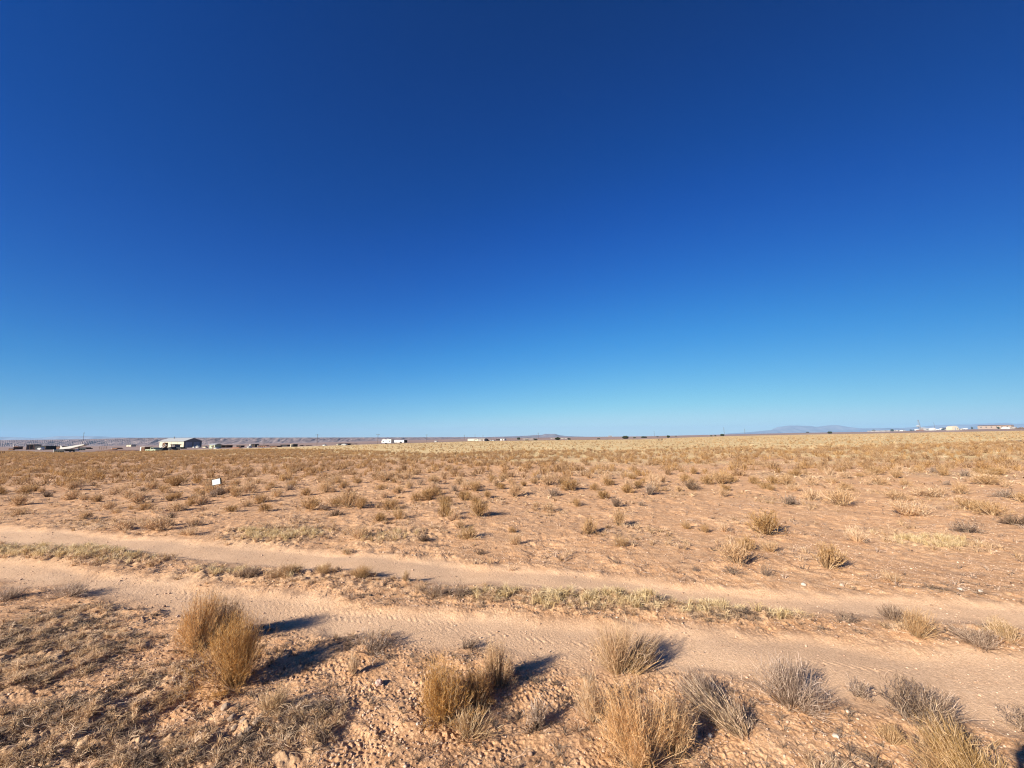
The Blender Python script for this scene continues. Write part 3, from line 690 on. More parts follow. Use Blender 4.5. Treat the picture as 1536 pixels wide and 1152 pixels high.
rock(568, 1025, 14, M['stonepink'], 'smooth round pinkish stone beside black dead weeds left of bottom centre', .9)
rock(1253, 1097, 11, M['stonewhite'], 'small white stone on orange soil at lower right')
rock(1205, 873, 9, M['stonewhite'], 'pale stone on the soil just behind the far track at right')
rock(1065, 1095, 9, M['stonewhite'], 'whitish pebble under the collapsed grey bush')
rock(626, 1092, 6, M['stonewhite'], 'bright white pebble left of the straw fan near bottom centre')
rock(1262, 873, 8, M['stone'], 'second flat stone behind the far track at right')
rock(1440, 882, 8, M['stonewhite'], 'light stone on bare soil behind the far track at far right')
rock(1470, 884, 7, M['stonewhite'], 'small light chip right of the light stone behind the far track')
rock(556, 890, 6, M['bark'], 'tiny dark stone on the near track left of centre')
for i_, (px, py, w) in enumerate([(348, 1078, 16), (366, 1084, 14), (352, 1096, 12), (384, 1092, 16), (372, 1104, 14), (392, 1078, 10), (338, 1062, 15), (360, 1112, 10)]):
    o = rock(px, py, w, M['clod'], 'grey brown earth clod in the heap left of bottom, below the rounded golden bush', cat='clod'); o.name = 'earth_clod'; o['group'] = 'earth clods heaped on the soil'
# ------------------------------------------------------------------ built things
class MB:
    def __init__(s): s.v = []; s.f = []
    def box(s, x0, x1, y0, y1, z0, z1):
        o = len(s.v); s.v += [(x0, y0, z0), (x1, y0, z0), (x1, y1, z0), (x0, y1, z0), (x0, y0, z1), (x1, y0, z1), (x1, y1, z1), (x0, y1, z1)]
        s.f += [tuple(o+q for q in f) for f in ((3, 2, 1, 0), (4, 5, 6, 7), (0, 1, 5, 4), (1, 2, 6, 5), (2, 3, 7, 6), (3, 0, 4, 7))]; return s
    def prism(s, prof, y0, y1):
        """prof: xz outline extruded in y"""
        o = len(s.v); n = len(prof)
        s.v += [(x, y0, z) for x, z in prof]+[(x, y1, z) for x, z in prof]
        s.f.append(tuple(o+q for q in range(n))); s.f.append(tuple(o+n+q for q in reversed(range(n))))
        s.f += [(o+q, o+n+q, o+n+(q+1) % n, o+(q+1) % n) for q in range(n)]; return s
    def prismx(s, prof, x0, x1):
        o = len(s.v); n = len(prof)
        s.v += [(x0, y, z) for y, z in prof]+[(x1, y, z) for y, z in prof]
        s.f.append(tuple(o+q for q in reversed(range(n)))); s.f.append(tuple(o+n+q for q in range(n)))
        s.f += [(o+q, o+(q+1) % n, o+n+(q+1) % n, o+n+q) for q in range(n)]; return s
    def bar(s, a, b, r, r2=None, k=6):
        a = np.array(a, float); b = np.array(b, float); d = b-a; d /= np.linalg.norm(d)+1e-9; r2 = r if r2 is None else r2
        u = np.cross(d, [0, 0, 1] if abs(d[2]) < .9 else [1, 0, 0]); u /= np.linalg.norm(u); w = np.cross(d, u); o = len(s.v)
        for c_, rr in ((a, r), (b, r2)):
            for q in range(k):
                t = 2*PI*q/k; s.v.append(tuple(c_+rr*(math.cos(t)*u+math.sin(t)*w)))
        s.f += [(o+q, o+(q+1) % k, o+k+(q+1) % k, o+k+q) for q in range(k)]
        s.f.append(tuple(o+q for q in reversed(range(k)))); s.f.append(tuple(o+k+q for q in range(k))); return s
    def build(s, name, mat, parent=None):
        me = bpy.data.meshes.new(name); me.from_pydata(s.v, [], s.f); me.materials.append(mat); me.update()
        o = bpy.data.objects.new(name, me); C.objects.link(o)
        if parent: o.parent = parent
        return o
def span(name, x0, x1, py, hpx, label, cat, group=None, yaw=0.0):
    a = at0(x0, py); b_ = at0(x1, py); cx, cy = (a[0]+b_[0])/2, (a[1]+b_[1])/2
    W = math.hypot(b_[0]-a[0], b_[1]-a[1]); W = min(W, abs(x1-x0)/F*cy*1.15)
    o = empty(name, (cx, cy, gz(cx, cy)-.03), math.atan2(b_[1]-a[1], b_[0]-a[0])*.5+yaw)
    tag(o, label, cat, group); return o, W, hpx/F*cy
def windows(r, lst, mat='glass', fm='white', y=-.02, t=.03, frame=True):
    for (x0, x1, z0, z1) in lst:
        w = MB().box(x0, x1, y-t, y+.002, z0, z1).build('window', M[mat], r)
        if frame:
            e = .05
            MB().box(x0-e, x1+e, y-t-.02, y-t*.3, z1, z1+e).box(x0-e, x1+e, y-t-.02, y-t*.3, z0-e, z0).box(x0-e, x0, y-t-.02, y-t*.3, z0, z1).box(x1, x1+e, y-t-.02, y-t*.3, z0, z1).build('frame', M[fm], w)
def house(x0, x1, py, hpx, label, wall='white', roof='roofmetal', D=.5, rh=.25, over=.3, nw=3, cat='house', name='house', yaw=0):
    r, W, H = span(name, x0, x1, py, hpx, label, cat, yaw=yaw); D = max(3., W*D); e = H*(1-rh); h = W/2
    MB().box(-h, h, 0, D, 0, e).prismx([(0.02, e), (D-.02, e), (D/2, H-.12)], -h+.02, h-.02).build('wall', M[wall], r)
    MB().prismx([(-over, e-.02), (-over, e+.10), (D/2, H), (D+over, e+.10), (D+over, e-.02), (D/2, H-.12)], -h-over, h+over).build('roof', M[roof], r)
    wl = []
    for k in range(nw):
        c_ = -h+W*(k+.7)/(nw+.4); wl.append((c_-.06*W/nw*2, c_+.06*W/nw*2, e*.42, e*.75))
    windows(r, wl)
    d = MB().box(h*.12, h*.12+.9, -.04, .002, .05, min(2.0, e*.85)).build('door', M['brown'], r)
    MB().box(h*.12+.72, h*.12+.80, -.08, -.04, .95, 1.03).build('handle', M['black'], d)
    return r
def shed(x0, x1, py, hpx, label, wall='greymetal_shade', roof='black', name='shed', open_=True, D=.5):
    r, W, H = span(name, x0, x1, py, hpx, label, 'shed'); D = max(2., W*D); h = W/2
    m_ = MB().box(-h, h, D-.1, D, 0, H*.86).box(-h, -h+.1, 0, D-.1, 0, H*.88).box(h-.1, h, 0, D-.1, 0, H*.88)
    if not open_: m_.box(-h+.1, h-.1, 0, .1, 0, H*.88)
    m_.build('wall', M[wall], r)
    MB().prismx([(-.3, H*.92), (-.3, H), (D+.3, H*.94), (D+.3, H*.86)], -h-.2, h+.2).build('roof', M[roof], r)
    for k in (-.95, 0, .95): MB().box(h*k-.08, h*k+.08, -.12, -.002, 0, H*.915).build('post', M['brown'], r)
    return r
def car(x0, x1, py, hpx, label, col='white', kind='car', yaw=0.):
    r, W, H = span('parked_car', x0, x1, py, hpx, label, kind, yaw=yaw); w = W/2; D = min(1.8, max(1.2, W*.5)); g0 = H*.18; b_ = H*.58
    prof = [(-w, g0), (w, g0), (w, b_*.9), (w*.62, b_), (w*.35, H), (-w*.45, H), (-w*.72, b_), (-w, b_*.92)] if kind != 'pickup truck' else [(-w, g0), (w, g0), (w, b_*.95), (w*.55, b_), (w*.35, H), (-w*.12, H), (-w*.2, b_), (-w, b_)]
    MB().prism(prof, 0, D).build('body', M[col], r)
    c_ = -.02
    MB().prism([(w*.55, b_+.03), (w*.34, H*.95), (w*.02, H*.95), (w*.02, b_+.03)], c_, .001).build('window', M['glass'], r)
    if kind != 'pickup truck': MB().prism([(-w*.03, b_+.03), (-w*.03, H*.95), (-w*.43, H*.95), (-w*.64, b_+.03)], c_, .001).build('window', M['glass'], r)
    for sx in (-.62, .62):
        for y0 in (-.03, D-.17):
            t = MB().bar((w*sx, y0, H*.21), (w*sx, y0+.2, H*.21), H*.21, k=14).build('wheel', M['tyre'], r)
            MB().bar((w*sx, y0-.015, H*.21), (w*sx, y0+.215, H*.21), H*.11, k=10).build('rim', M['greymetal_shade'], t)
    return r
def rv(x0, x1, py, hpx, label, name='camper_trailer', wins=((-.75, -.4, .5, .7), (.6, .8, .5, .75)), slant=.12, cat='camper', col='white'):
    r, W, H = span(name, x0, x1, py, hpx, label, cat); w = W/2; D = 2.4; g0 = H*.2
    MB().prism([(-w+W*slant*.3, g0), (w, g0), (w, H), (-w+W*slant, H), (-w, H*.55)], 0, D).build('body', M[col], r)
    windows(r, [(a*w, b_*w, c_*H, d*H) for a, b_, c_, d in wins], frame=False)
    for sx in (-.15, .1):
        MB().bar((w*sx, -.02, H*.13), (w*sx, .25, H*.13), H*.13, k=12).build('wheel', M['tyre'], r)
    MB().box(-w-.5, -w+W*slant*.3+.2, D/2-.06, D/2+.06, g0-.1, g0).build('hitch', M['black'], r)
    return r
def pole(px, py, topy, label, arm=True, group='power poles along the horizon'):
    x, y, z = at(px, py); H = (py-topy)/F*y
    r = empty('power_pole', (x, y, z-.1)); tag(r, label, 'pole', group)
    MB().bar((0, 0, 0), (0, 0, H), max(.12, y*.00035), max(.09, y*.00028), 8).build('shaft', M['pole'], r)
    if arm:
        a = MB().box(-1.1, 1.1, -.22, -.12, H*.9, H*.9+.13).build('crossarm', M['pole'], r)
        for k in (-1, 0, 1): MB().bar((k*.9, -.17, H*.9+.13), (k*.9, -.17, H*.9+.33), .05).build('insulator', M['greymetal_shade'], a)
    return r
JT = {}
def juniper(px, py, hpx, wpx, label, group='dark junipers along the horizon'):
    x, y, z = at(px, py); H = hpx/F*y; R = wpx/F*y/2
    r = empty('juniper', (x, y, z-.1)); tag(r, label, 'tree', group)
    n = 900; d = r_dir(n); rad_ = rng.uniform(.55, 1, n)**.6
    nz = 1+.22*np.sin(d[:, 0]*5+px)*np.cos(d[:, 1]*4+px*.3)+rng.normal(0, .05, n)
    p = d*(rad_*nz)[:, None]*np.array([R, R*.9, H*.46]); p[:, 2] += H*.52; p[:, 2] = np.maximum(p[:, 2], .06*H)
    q = r_dir(n)*.10*max(R, H*.5)
    rr = rng.uniform(0, 1, n)
    V_, Q_, R_ = ribbons(np.stack([p-q, p, p+q], 1), np.full((n, 3), max(R, H*.5)*.16), rr)
    mesh_np('crown', V_, [Q_], [M['juniper']], rnd=R_, parent=r)
    t_b = MB()
    for k in range(4):
        a = k*1.6+px; t_b.bar((0, 0, 0), (math.cos(a)*R*.4, math.sin(a)*R*.4, H*.55), R*.10, R*.04)
    t_b.build('trunk', M['bark'], r); return r
# --- white sign in the field
x, y, z = at(326, 744); r = empty('yard_sign', (x, y, z)); tag(r, 'small white rectangular sign standing among the brush at left', 'sign')
sw = 12/F*y*.9; zc = pxh(326, 744, 20); sh = pxh(326, 744, 8.2)
r.rotation_euler = (0, math.radians(-11), math.radians(-8))
MB().box(-sw*.62, sw*.62, -.012, .012, zc-sh/2, zc+sh/2).build('panel', M['white'], r)
MB().box(-sw*.66, sw*.66, -.02, .02, zc+sh/2, zc+sh/2+.015).box(-sw*.66, sw*.66, -.02, .02, zc-sh/2-.015, zc-sh/2).box(sw*.62, sw*.66, -.02, .02, zc-sh/2, zc+sh/2).box(-sw*.66, -sw*.62, -.02, .02, zc-sh/2, zc+sh/2).build('frame', M['black'], r)
for k in (-.64, .64): MB().bar((sw*k, .03, -.1), (sw*k, .03, zc+sh/2), .005).build('leg', M['black'], r)
# --- hangar
cx, cy = at0(275, 671.6); hz_ = gz(cx, cy)
r = empty('metal_hangar', (cx, cy, hz_-.1)); tag(r, 'cream metal hangar with pale gable roof and two grey doors at left', 'hangar')
# local frame: x along gable (to the right/back), y along long wall (to the left/back)
gx = np.array([.3, .954]); lx = np.array([-.954, .3]); r.rotation_euler = (0, 0, math.atan2(gx[1], gx[0]))
k = cy/250.; GW = 10.9*k; LW = 23*k; EH = (671-661.3)/F*cy; RH = (671-656.6)/F*(cy+5)
MB().box(0, .12, 0, LW, 0, EH).box(GW-.12, GW, 0, LW, 0, EH).box(.12, GW-.12, LW-.12, LW, 0, EH).build('side_wall', M['cream'], r)
MB().prism([(.12, 0), (GW-.12, 0), (GW-.12, EH), (GW/2, RH-.2), (.12, EH)], -.02, .1).build('gable_wall', M['greymetal_shade'], r)  # dark grey here paints the shade on this end of the cream hangar
MB().prism([(-.5, EH-.2), (-.5, EH+.02), (GW/2, RH), (GW+.5, EH+.02), (GW+.5, EH-.2), (GW/2, RH-.2)], -.4, LW+.4).build('roof', M['roofmetal'], r)
for q in range(1, 4): MB().box(-.04, -.001, LW*q/4-.06, LW*q/4+.06, 0, EH-.22).build('wall_rib', M['seam'], r)
for a, b_ in ((.1, .44), (.54, .86)):
    d = MB().box(GW*a, GW*b_, -.12, -.021, .05, EH*.86).build('hangar_door', M['doorgrey'], r)
    MB().box(GW*(a+b_)/2-.05, GW*(a+b_)/2+.05, -.15, -.12, .05, EH*.86).build('door_seam', M['greymetal_shade'], d)
MB().bar((GW*.4, LW*.72, RH*.85), (GW*.4, LW*.72, RH+.9), .22, k=8).build('vent_pipe', M['seam'], r)
# --- old light aeroplane
cx, cy = at0(108, 678); r = empty('light_aeroplane', (cx, cy, gz(cx, cy))); tag(r, 'old white light aeroplane with a tilted high wing resting at far left', 'aeroplane')
u = cy/F  # metres per photo pixel
r.rotation_euler = (0, 0, .15)
MB().prism([(-15*u, 2.6*u), (-15*u, 3.6*u), (-4*u, 4.4*u), (3*u, 4.4*u), (6*u, 3*u), (6*u, 1.6*u), (0, .9*u)], 0, .9).build('fuselage', M['white'], r)
MB().prism([(-13*u, 4.4*u), (0, 5.3*u), (17.5*u, 10.3*u), (17.5*u, 11.7*u), (-7*u, 7.6*u), (-12*u, 6.8*u)], -1.0, .6).build('wing', M['white'], r)
MB().prism([(-17*u, 3.6*u), (-10*u, 3.8*u), (-14*u, 6.5*u), (-17.5*u, 10.4*u)], .35, .5).build('tail_fin', M['white'], r)
MB().box(-17*u, -13.5*u, -1.1, 2.0, 3.3*u, 3.7*u).build('tailplane', M['white'], r)
MB().prism([(-1*u, 3.2*u), (3*u, 3.2*u), (2*u, 4.2*u), (-1*u, 4.2*u)], -.03, .0).build('cockpit_window', M['glass'], r)
for q in (-2, 3): MB().bar((q*u, -.25, 1.0*u), (q*u, -.1, 1.0*u), 1.0*u, k=12).build('wheel', M['tyre'], r)
MB().bar((2*u, .0, 2*u), (5*u, -.8, 8*u), .07).build('wing_strut', M['white'], r)
# --- rusty trailer stuff beside the plane
def flatbed(x0, x1, py, hpx, label, col='black', endcol='white'):
    r, W, H = span('flatbed_trailer', x0, x1, py, hpx, label, 'trailer'); w = W/2
    MB().box(-w, w, 0, 2.2, H*.45, H*.75).build('deck', M[col], r)
    MB().box(-w-.1, -w, 0, 2.2, H*.1, H).build('headboard', M[endcol], r)
    for q in (-.3, .1, .5): MB().bar((w*q, -.02, H*.25), (w*q, .25, H*.25), H*.25, k=12).build('wheel', M['tyre'], r)
    MB().box(-w*.6, w*.7, .1, 2.0, H*.75, H*.98).build('load', M['black'], r)
flatbed(79.5, 98, 679, 5.2, 'dark loaded trailer with a white end in front of the aeroplane tail')
flatbed(116, 130, 675.5, 4.5, 'dark trailer under the raised wing tip of the aeroplane', endcol='black')
shed(38, 51, 674.5, 8, 'open dark shed with an overhanging roof at far left', roof='black')
shed(50, 70, 674.5, 6, 'long low dark shed behind the white car at far left', wall='black', open_=False)
shed(72, 92, 673.5, 4, 'low black shed behind the aeroplane', wall='brown', open_=False)
car(55, 62, 675, 4.5, 'white car parked before the dark sheds at far left')
flatbed(12, 20, 675.5, 3, 'rusty low trailer near the left edge', 'rust', 'rust')
shed(20, 28, 674, 4.5, 'small brown lean-to near the left edge', wall='brown', roof='rust')
def tank(px, py, hpx, wpx, label, mat='white'):
    x, y, z = at(px, py); H = hpx/F*y; R = wpx/F*y/2
    r = empty('storage_tank', (x, y, z)); tag(r, label, 'tank')
    MB().bar((0, 0, H*.2), (0, 0, H), R, R*.96, 16).build('barrel', M[mat], r)
    for sx in (-.6, .6): MB().box(R*sx-.05, R*sx+.05, -R*.6, R*.6, 0, H*.2).build('stand', M['black'], r)
tank(61, 672, 5, 2.2, 'white upright tank among the dark sheds at far left')
tank(43.5, 672, 4.5, 1.6, 'thin white upright tank in front of the open dark shed')
tank(20.5, 671.5, 5, 1.2, 'thin white standpipe near the left edge')
def fencepen(x0, x1, py, hpx, label, n=4, mat='brown'):
    r, W, H = span('rail_fence', x0, x1, py, hpx, label, 'fence'); w = W/2
    for q in range(n): MB().bar((-w+W*q/(n-1), 0, 0), (-w+W*q/(n-1), 0, H), .07).build('post', M[mat], r)
    for zz in (.45, .92): MB().box(-w, w, -.14, -.075, H*zz-.06, H*zz+.06).build('rail', M[mat], r)
fencepen(-3, 6, 681.5, 5, 'brown rail fence panel at the left edge')
fencepen(148, 160, 674, 4.5, 'dark posts and rails between the aeroplane and the hangar', 4)
def bank(name, x0, x1, py, hpx, mat, label=None):
    n = 40; pts = [at0(x0+(x1-x0)*k/(n-1), py) for k in range(n)]; V_ = []; F_ = []
    for k, (x, y) in enumerate(pts):
        h = hpx/F*y*(math.sin(PI*min(1, max(0, k/(n-1))))**.4)*(.7+.5*float(noise(np.array(x*.25), np.array(y*.1), 5)))
        z = gz(x, y)
        for dy, hh in ((-1.2, -.1), (0, h), (1.2, h*.9), (3, -.1)): V_.append((x, y+dy, z+max(hh, -.1)))
    for k in range(n-1):
        for q in range(3): a = k*4+q; F_.append((a, a+4, a+5, a+1))
    me = bpy.data.meshes.new(name); me.from_pydata(V_, [], F_); me.materials.append(mat)
    o = bpy.data.objects.new(name, me); C.objects.link(o); tag(o, kind='structure'); return o
bank('earth_bank', 142, 212, 677, 3, M['brown'])
bank('earth_bank', 344, 360, 672.5, 2.6, M['rust'])
flatbed(167, 176, 675, 3.5, 'short trailer with a white front on the bank left of the hangar', 'rust')
shed(188, 198, 670, 3, 'low pale shed far beyond the bank left of the hangar', wall='cream', roof='black', open_=False)
# --- machinery yard left of the hangar
def container(x0, x1, py, hpx, label, col, endc):
    r, W, H = span('shipping_container', x0, x1, py, hpx, label, 'container'); w = W/2
    MB().box(-w, w, 0, 2.4, 0, H).build('body', M[col], r)
    MB().box(-w-.08, -w+.35, -.06, 2.46, 0, H+.04).build('end_door', M[endc], r)
    MB().box(-w+.35, w, -.05, 2.45, H, H+.1).build('top_rail', M[endc], r)
container(210, 216.5, 677, 6.6, 'brown container with a white end at the left of the machinery yard', 'brown', 'white')
def truck(x0, x1, py, hpx, label, col='green', boom=None):
    r, W, H = span('old_truck', x0, x1, py, hpx, label, 'truck'); w = W/2
    MB().prism([(-w, H*.25), (-w*.1, H*.25), (-w*.1, H*.6), (-w, H*.55)], 0, 2.2).build('bed', M[col], r)
    MB().prism([(-w*.05, H*.25), (w, H*.25), (w, H*.55), (w*.6, H*.6), (w*.45, H), (-w*.05, H)], .05, 2.15).build('cab', M[col], r)
    MB().prism([(w*.55, H*.62), (w*.42, H*.93), (w*.05, H*.93), (w*.05, H*.62)], .02, .051).build('window', M['glass'], r)
    for q in (-.7, -.35, .6): MB().bar((w*q, -.02, H*.18), (w*q, .25, H*.18), H*.18, k=12).build('wheel', M['tyre'], r)
    if boom:
        MB().bar((boom[0]*w, 1, boom[1]*H), (boom[2]*w, 1, boom[3]*H), H*.08, H*.06).build('boom', M['white'], r)
truck(217, 233, 677, 5.8, 'pale green old truck right of the brown container')
truck(228, 241, 676.5, 5, 'dark flat truck with a white raised boom in the machinery yard', 'black', (.0, .4, 1.6, 1.7))
def loader(x0, x1, py, hpx, label):
    r, W, H = span('crane_loader', x0, x1, py, hpx, label, 'machine'); w = W/2
    MB().box(-w*.7, w*.6, 0, 1.8, H*.12, H*.35).build('chassis', M['black'], r)
    MB().bar((-w*.5, .9, H*.3), (-w*.1, .9, H), .22).bar((-w*.1, .9, H), (w*.3, .9, H*.9), .18).build('boom', M['white'], r)
    MB().bar((-w, .5, H*.15), (w, .5, H*.75), .22).build('lower_arm', M['white'], r)
    MB().box(w*.3, w*.9, .3, 1.3, H*.35, H*.95).build('cab', M['brown'], r)
    for q in (-.5, .4): MB().bar((w*q, -.05, H*.12), (w*q, .3, H*.12), H*.12, k=12).build('wheel', M['tyre'], r)
loader(234, 246, 676, 12.5, 'white boomed loader standing before the left end of the hangar')
truck(246, 258, 675.5, 5, 'dark truck in front of the hangar side wall', 'black')
shed(256, 262, 675, 9, 'small tall dark booth in front of the hangar wall', wall='greymetal_shade', open_=False)
flatbed(258, 272, 675, 4.5, 'low trailer with pale load before the hangar corner')
car(288, 291.5, 672, 2.6, 'small white car in front of the hangar doors, left of two')
car(292.5, 298, 672, 3.6, 'bigger white car in front of the hangar doors, right of two')
car(303, 309, 672, 3, 'pale car just right of the hangar', 'cream')
house(313, 323, 672.5, 7, 'small pale green building right of the hangar', 'green', 'roofmetal', nw=1)
car(319.5, 325, 673, 2.2, 'white van body before the pale green building')
shed(325, 341, 671.5, 4, 'long dark open shed right of the pale green building', wall='brown', roof='black')
shed(354, 362, 671, 3, 'low black shed between the orange earth bank and the white vehicle', wall='black', open_=False)
car(369.5, 374, 672, 3.4, 'white and black car facing sideways left of the black trailer')
shed(375, 383, 671, 5, 'boxy black shed with white left end', wall='black', roof='black', open_=False)
rv(373.5, 378, 670, 4, 'small white trailer beside the boxy black shed', wins=((.2, .6, .5, .7),))
flatbed(385, 401, 671, 3, 'low rusty trailer right of the boxy black shed', 'rust')
shed(404, 417, 670.8, 2.4, 'very low brown shed at the field edge left of the first pole', wall='brown', open_=False)
shed(420, 432, 670, 3, 'black shed with pale left end near the brown box', wall='black', open_=False)
container(435.5, 440, 670.4, 4, 'small dark upright box with a pale left side', 'black', 'cream')
flatbed(449, 452, 669.2, 1.6, 'dark small trailer right of the upright box', 'brown', 'brown')
flatbed(458, 464, 669, 1.4, 'dark low trailer left of the tall pole', 'brown', 'brown')
car(483, 488, 669, 2.4, 'dark topped white car right of the tall pole')
car(504, 507.5, 668.4, 2.8, 'pale boxy van at the left of the white and dark vehicles', 'cream')
shed(507.5, 521, 668, 2.8, 'dark low shed between two pale vehicles', wall='black', open_=False)
car(512, 519, 668.3, 2.6, 'white car in front of the dark low shed', yaw=.2)
flatbed(526, 533, 667.4, 1.8, 'pale low trailer right of the white car', 'pink', 'black')
rv(571, 588, 666, 6.6, 'white camper trailer with two dark windows left of the box trailer')
def boxtrailer(x0, x1, py, hpx, label):
    r, W, H = span('box_trailer', x0, x1, py, hpx, label, 'trailer'); w = W/2
    MB().box(-w*.85, w*.82, 0, 2.3, H*.25, H*.92).build('body', M['white'], r)
    MB().box(-w, -w*.85, .05, 2.25, H*.05, H).build('front_panel', M['black'], r)
    MB().box(w*.82, w*.95, .05, 2.25, H*.2, H*.9).build('rear_door', M['black'], r)
    MB().box(-w*.85, w*.82, .0, 2.35, H*.92, H).build('roof', M['greymetal_shade'], r)
    MB().prism([(w*.1, H*.25), (w*.5, H*.25), (w*.4, H*.5), (w*.2, H*.55)], -.05, .001).build('wheel_arch', M['black'], r)
    for q in (.2, .4): MB().bar((w*q, -.06, H*.13), (w*q, .2, H*.13), H*.13, k=12).build('wheel', M['tyre'], r)
boxtrailer(589, 609, 665.2, 5.2, 'long white box trailer with dark ends beside the camper')
car(651, 655.5, 662.6, 1.8, 'tiny white car far off, left of the mobile home')
def mobile_home(x0, x1, py, hpx, label, col='cream', x2=None):
    r, W, H = span('mobile_home', x0, x1, py, hpx, label, 'mobile home'); w = W/2
    MB().box(-w, w, 0, 4, H*.12, H*.92).build('wall', M[col], r)
    MB().box(-w-.1, w+.1, -.15, 4.15, H*.92, H).build('roof', M['roofmetal'], r)
    MB().box(-w*.98, w*.98, .05, 3.95, 0, H*.12).build('skirting', M['brown'], r)
    windows(r, [(w*.5, w*.62, H*.45, H*.75), (w*.72, w*.84, H*.45, H*.75)])
    MB().box(w*.2, w*.2+.9, -.05, .001, H*.12, H*.8).build('door', M['greymetal_shade'], r)
mobile_home(701, 718, 661.6, 3.8, 'long cream mobile home near the centre of the horizon')
house(717, 727, 661.6, 4.2, 'small cream house joining the long mobile home', 'dull', 'dull', nw=1)
shed(725, 730, 661.2, 3, 'dark open carport right of the cream house', wall='black')
car(728, 733, 661.4, 1.8, 'dark car right of the carport', 'black')
car(734.5, 737, 661.2, 2, 'white and dark car, left of two near the centre horizon')
car(738, 741, 661.2, 2, 'white and dark pickup, right of two near the centre horizon', kind='pickup truck')
shed(744, 748, 660.6, 1.8, 'dark tiny shed left of the small white shed', wall='black', open_=False)
house(750, 756.5, 660.6, 2.8, 'small white shed building right of the tiny dark shed', 'white', nw=1)
house(784, 800, 659, 1.3, 'long low white roofed building behind a dark bush, near centre', 'dull', 'dull', nw=2, rh=.3)
house(826, 832, 658.4, 1.3, 'low white building left of the round juniper near centre', 'dull', 'dull', nw=1)
house(841, 851, 658.2, 1.2, 'low white building right of the round juniper near centre', 'dull', 'dull', nw=1)
car(800, 804, 658.8, 2, 'pale truck beside a dark shrub near centre', 'white', yaw=.3)
house(913, 918, 654.6, 1.6, 'tiny white house far off left of the big dark juniper', 'dull', 'dull', nw=1)
for (px, py, h, w, l) in [(778, 659.6, 3.4, 4.5, 'dark juniper on the horizon near centre, left of the long white building'), (790, 660.4, 1.4, 5, 'flat dark shrub in front of the long white building'),
        (803.5, 660.4, 1.8, 5, 'low dark shrub beside the pale truck near centre'), (836.5, 660, 4, 7.5, 'round dark juniper between two low white buildings'), (854, 659.4, 1.8, 4, 'small dark shrub right of the low white buildings'),
        (898, 658.8, 1.4, 4, 'small brownish shrub on the horizon left of the big juniper'), (938, 658.2, 4.3, 9, 'biggest dark round juniper on the horizon right of centre'), (952, 657.4, 1.6, 4, 'small dark shrub right of the biggest juniper'),
        (966, 656.8, 2.2, 8, 'low spreading dark shrub, second right of the biggest juniper'), (986.5, 655.8, 1.3, 3, 'tiny dark shrub behind the bare dead shrub'), (1002.5, 656.6, 3.6, 4.4, 'compact dark juniper right of the bare dead shrub'),
        (1014, 654.8, 1, 2.4, 'speck of dark shrub right of the compact juniper'), (1067, 654.6, 1.8, 3, 'small dark juniper, left of a group of three'), (1073, 654.4, 1.8, 2.6, 'small dark juniper, middle of a group of three'),
        (1083.5, 654, 3, 6, 'larger dark juniper, right of a group of three'), (1211.5, 649.2, 1.4, 4, 'small dark tree on the horizon below the mountains, left'), (1245, 650.4, 3.2, 6, 'round dark juniper on the horizon below the mountains'),
        (1311, 647.6, 3, 4, 'dark tree on the right horizon, left of two white buildings'), (1328, 646, 2, 2.4, 'small tree between white buildings on the right horizon'), (1338.5, 647, 3.4, 3.4, 'dark tree on the right horizon, right of the white buildings'),
        (1366.5, 645.8, 2, 2.6, 'small dark tree left of the drill tower'), (1458, 642.6, 3.4, 2.2, 'small tree between the dome barn and the pink house'), (1498, 643.4, 3.2, 2.4, 'yellowish tree in front of the pink house'),
        (1414, 644, 2, 3, 'low tree left of the red roofed shed on the right horizon')]:
    juniper(px, py, h, w, l)
for (px, py, ty, l) in [(395.5, 670, 659, 'short pole left of the tall pole'), (475.3, 668.4, 651, 'tall pole in front of the badlands, left of centre'), (566.5, 666.4, 651, 'pole just left of the white camper'),
        (640, 662.6, 651.5, 'pole between the box trailer and the mobile home'), (696.4, 660, 652, 'pole just left of the mobile home'), (712.5, 658.2, 651.5, 'thin pole behind the mobile home'), (724.5, 658, 652.8, 'short thin pole behind the cream house'),
        (807.5, 658.8, 649, 'thin pole near the pale truck by the butte'), (981.5, 654.4, 646.5, 'faint pole above the bare dead shrub'), (1086.5, 652.4, 641, 'pole above the larger juniper of the three'), (1117.5, 651, 643, 'short pole right of the three junipers'),
        (1402.4, 645, 633.5, 'pole between the drill tower and the dome barn'), (123, 671, 648, 'tall thin mast behind the aeroplane')]:
    pole(px, py, ty, l)
# --- drill tower
x, y, z = at(1380.5, 646); u = y/F
r = empty('drill_tower', (x, y, z)); tag(r, 'dark leaning lattice drill tower on the right horizon', 'tower')
t = MB(); hh = 16*u; tw_ = 1.1*u
for sx in (-1, 1):
    for sy in (-1, 1): t.bar((sx*tw_, sy*tw_, 0), (sx*.3*u-1.2*u, sy*.3*u, hh), .16*u, .12*u)
t.build('mast', M['greymetal_shade'], r)
t = MB()
for q in range(8):
    f = q/8; g_ = (q+1)/8; a = tw_+(.3*u-tw_)*f; b_ = tw_+(.3*u-tw_)*g_
    t.bar((-a-1.2*u*f, -a, hh*f), (b_-1.2*u*g_, -b_, hh*g_), .10*u); t.bar((a-1.2*u*f, -a, hh*f), (-b_-1.2*u*g_, -b_, hh*g_), .10*u)
t.build('bracing', M['greymetal_shade'], r)
MB().box(-3.6*u, -1.4*u, -1*u, 1*u, 5.6*u, 6.4*u).build('platform', M['greymetal_shade'], r)
MB().box(-3.8*u, -1.2*u, -1*u, 1*u, 6.45*u, 7.6*u).build('cabin', M['white'], r)
MB().box(-4*u, 4*u, -2*u, 2*u, .0, 1.2*u).build('base_deck', M['rust'], r)
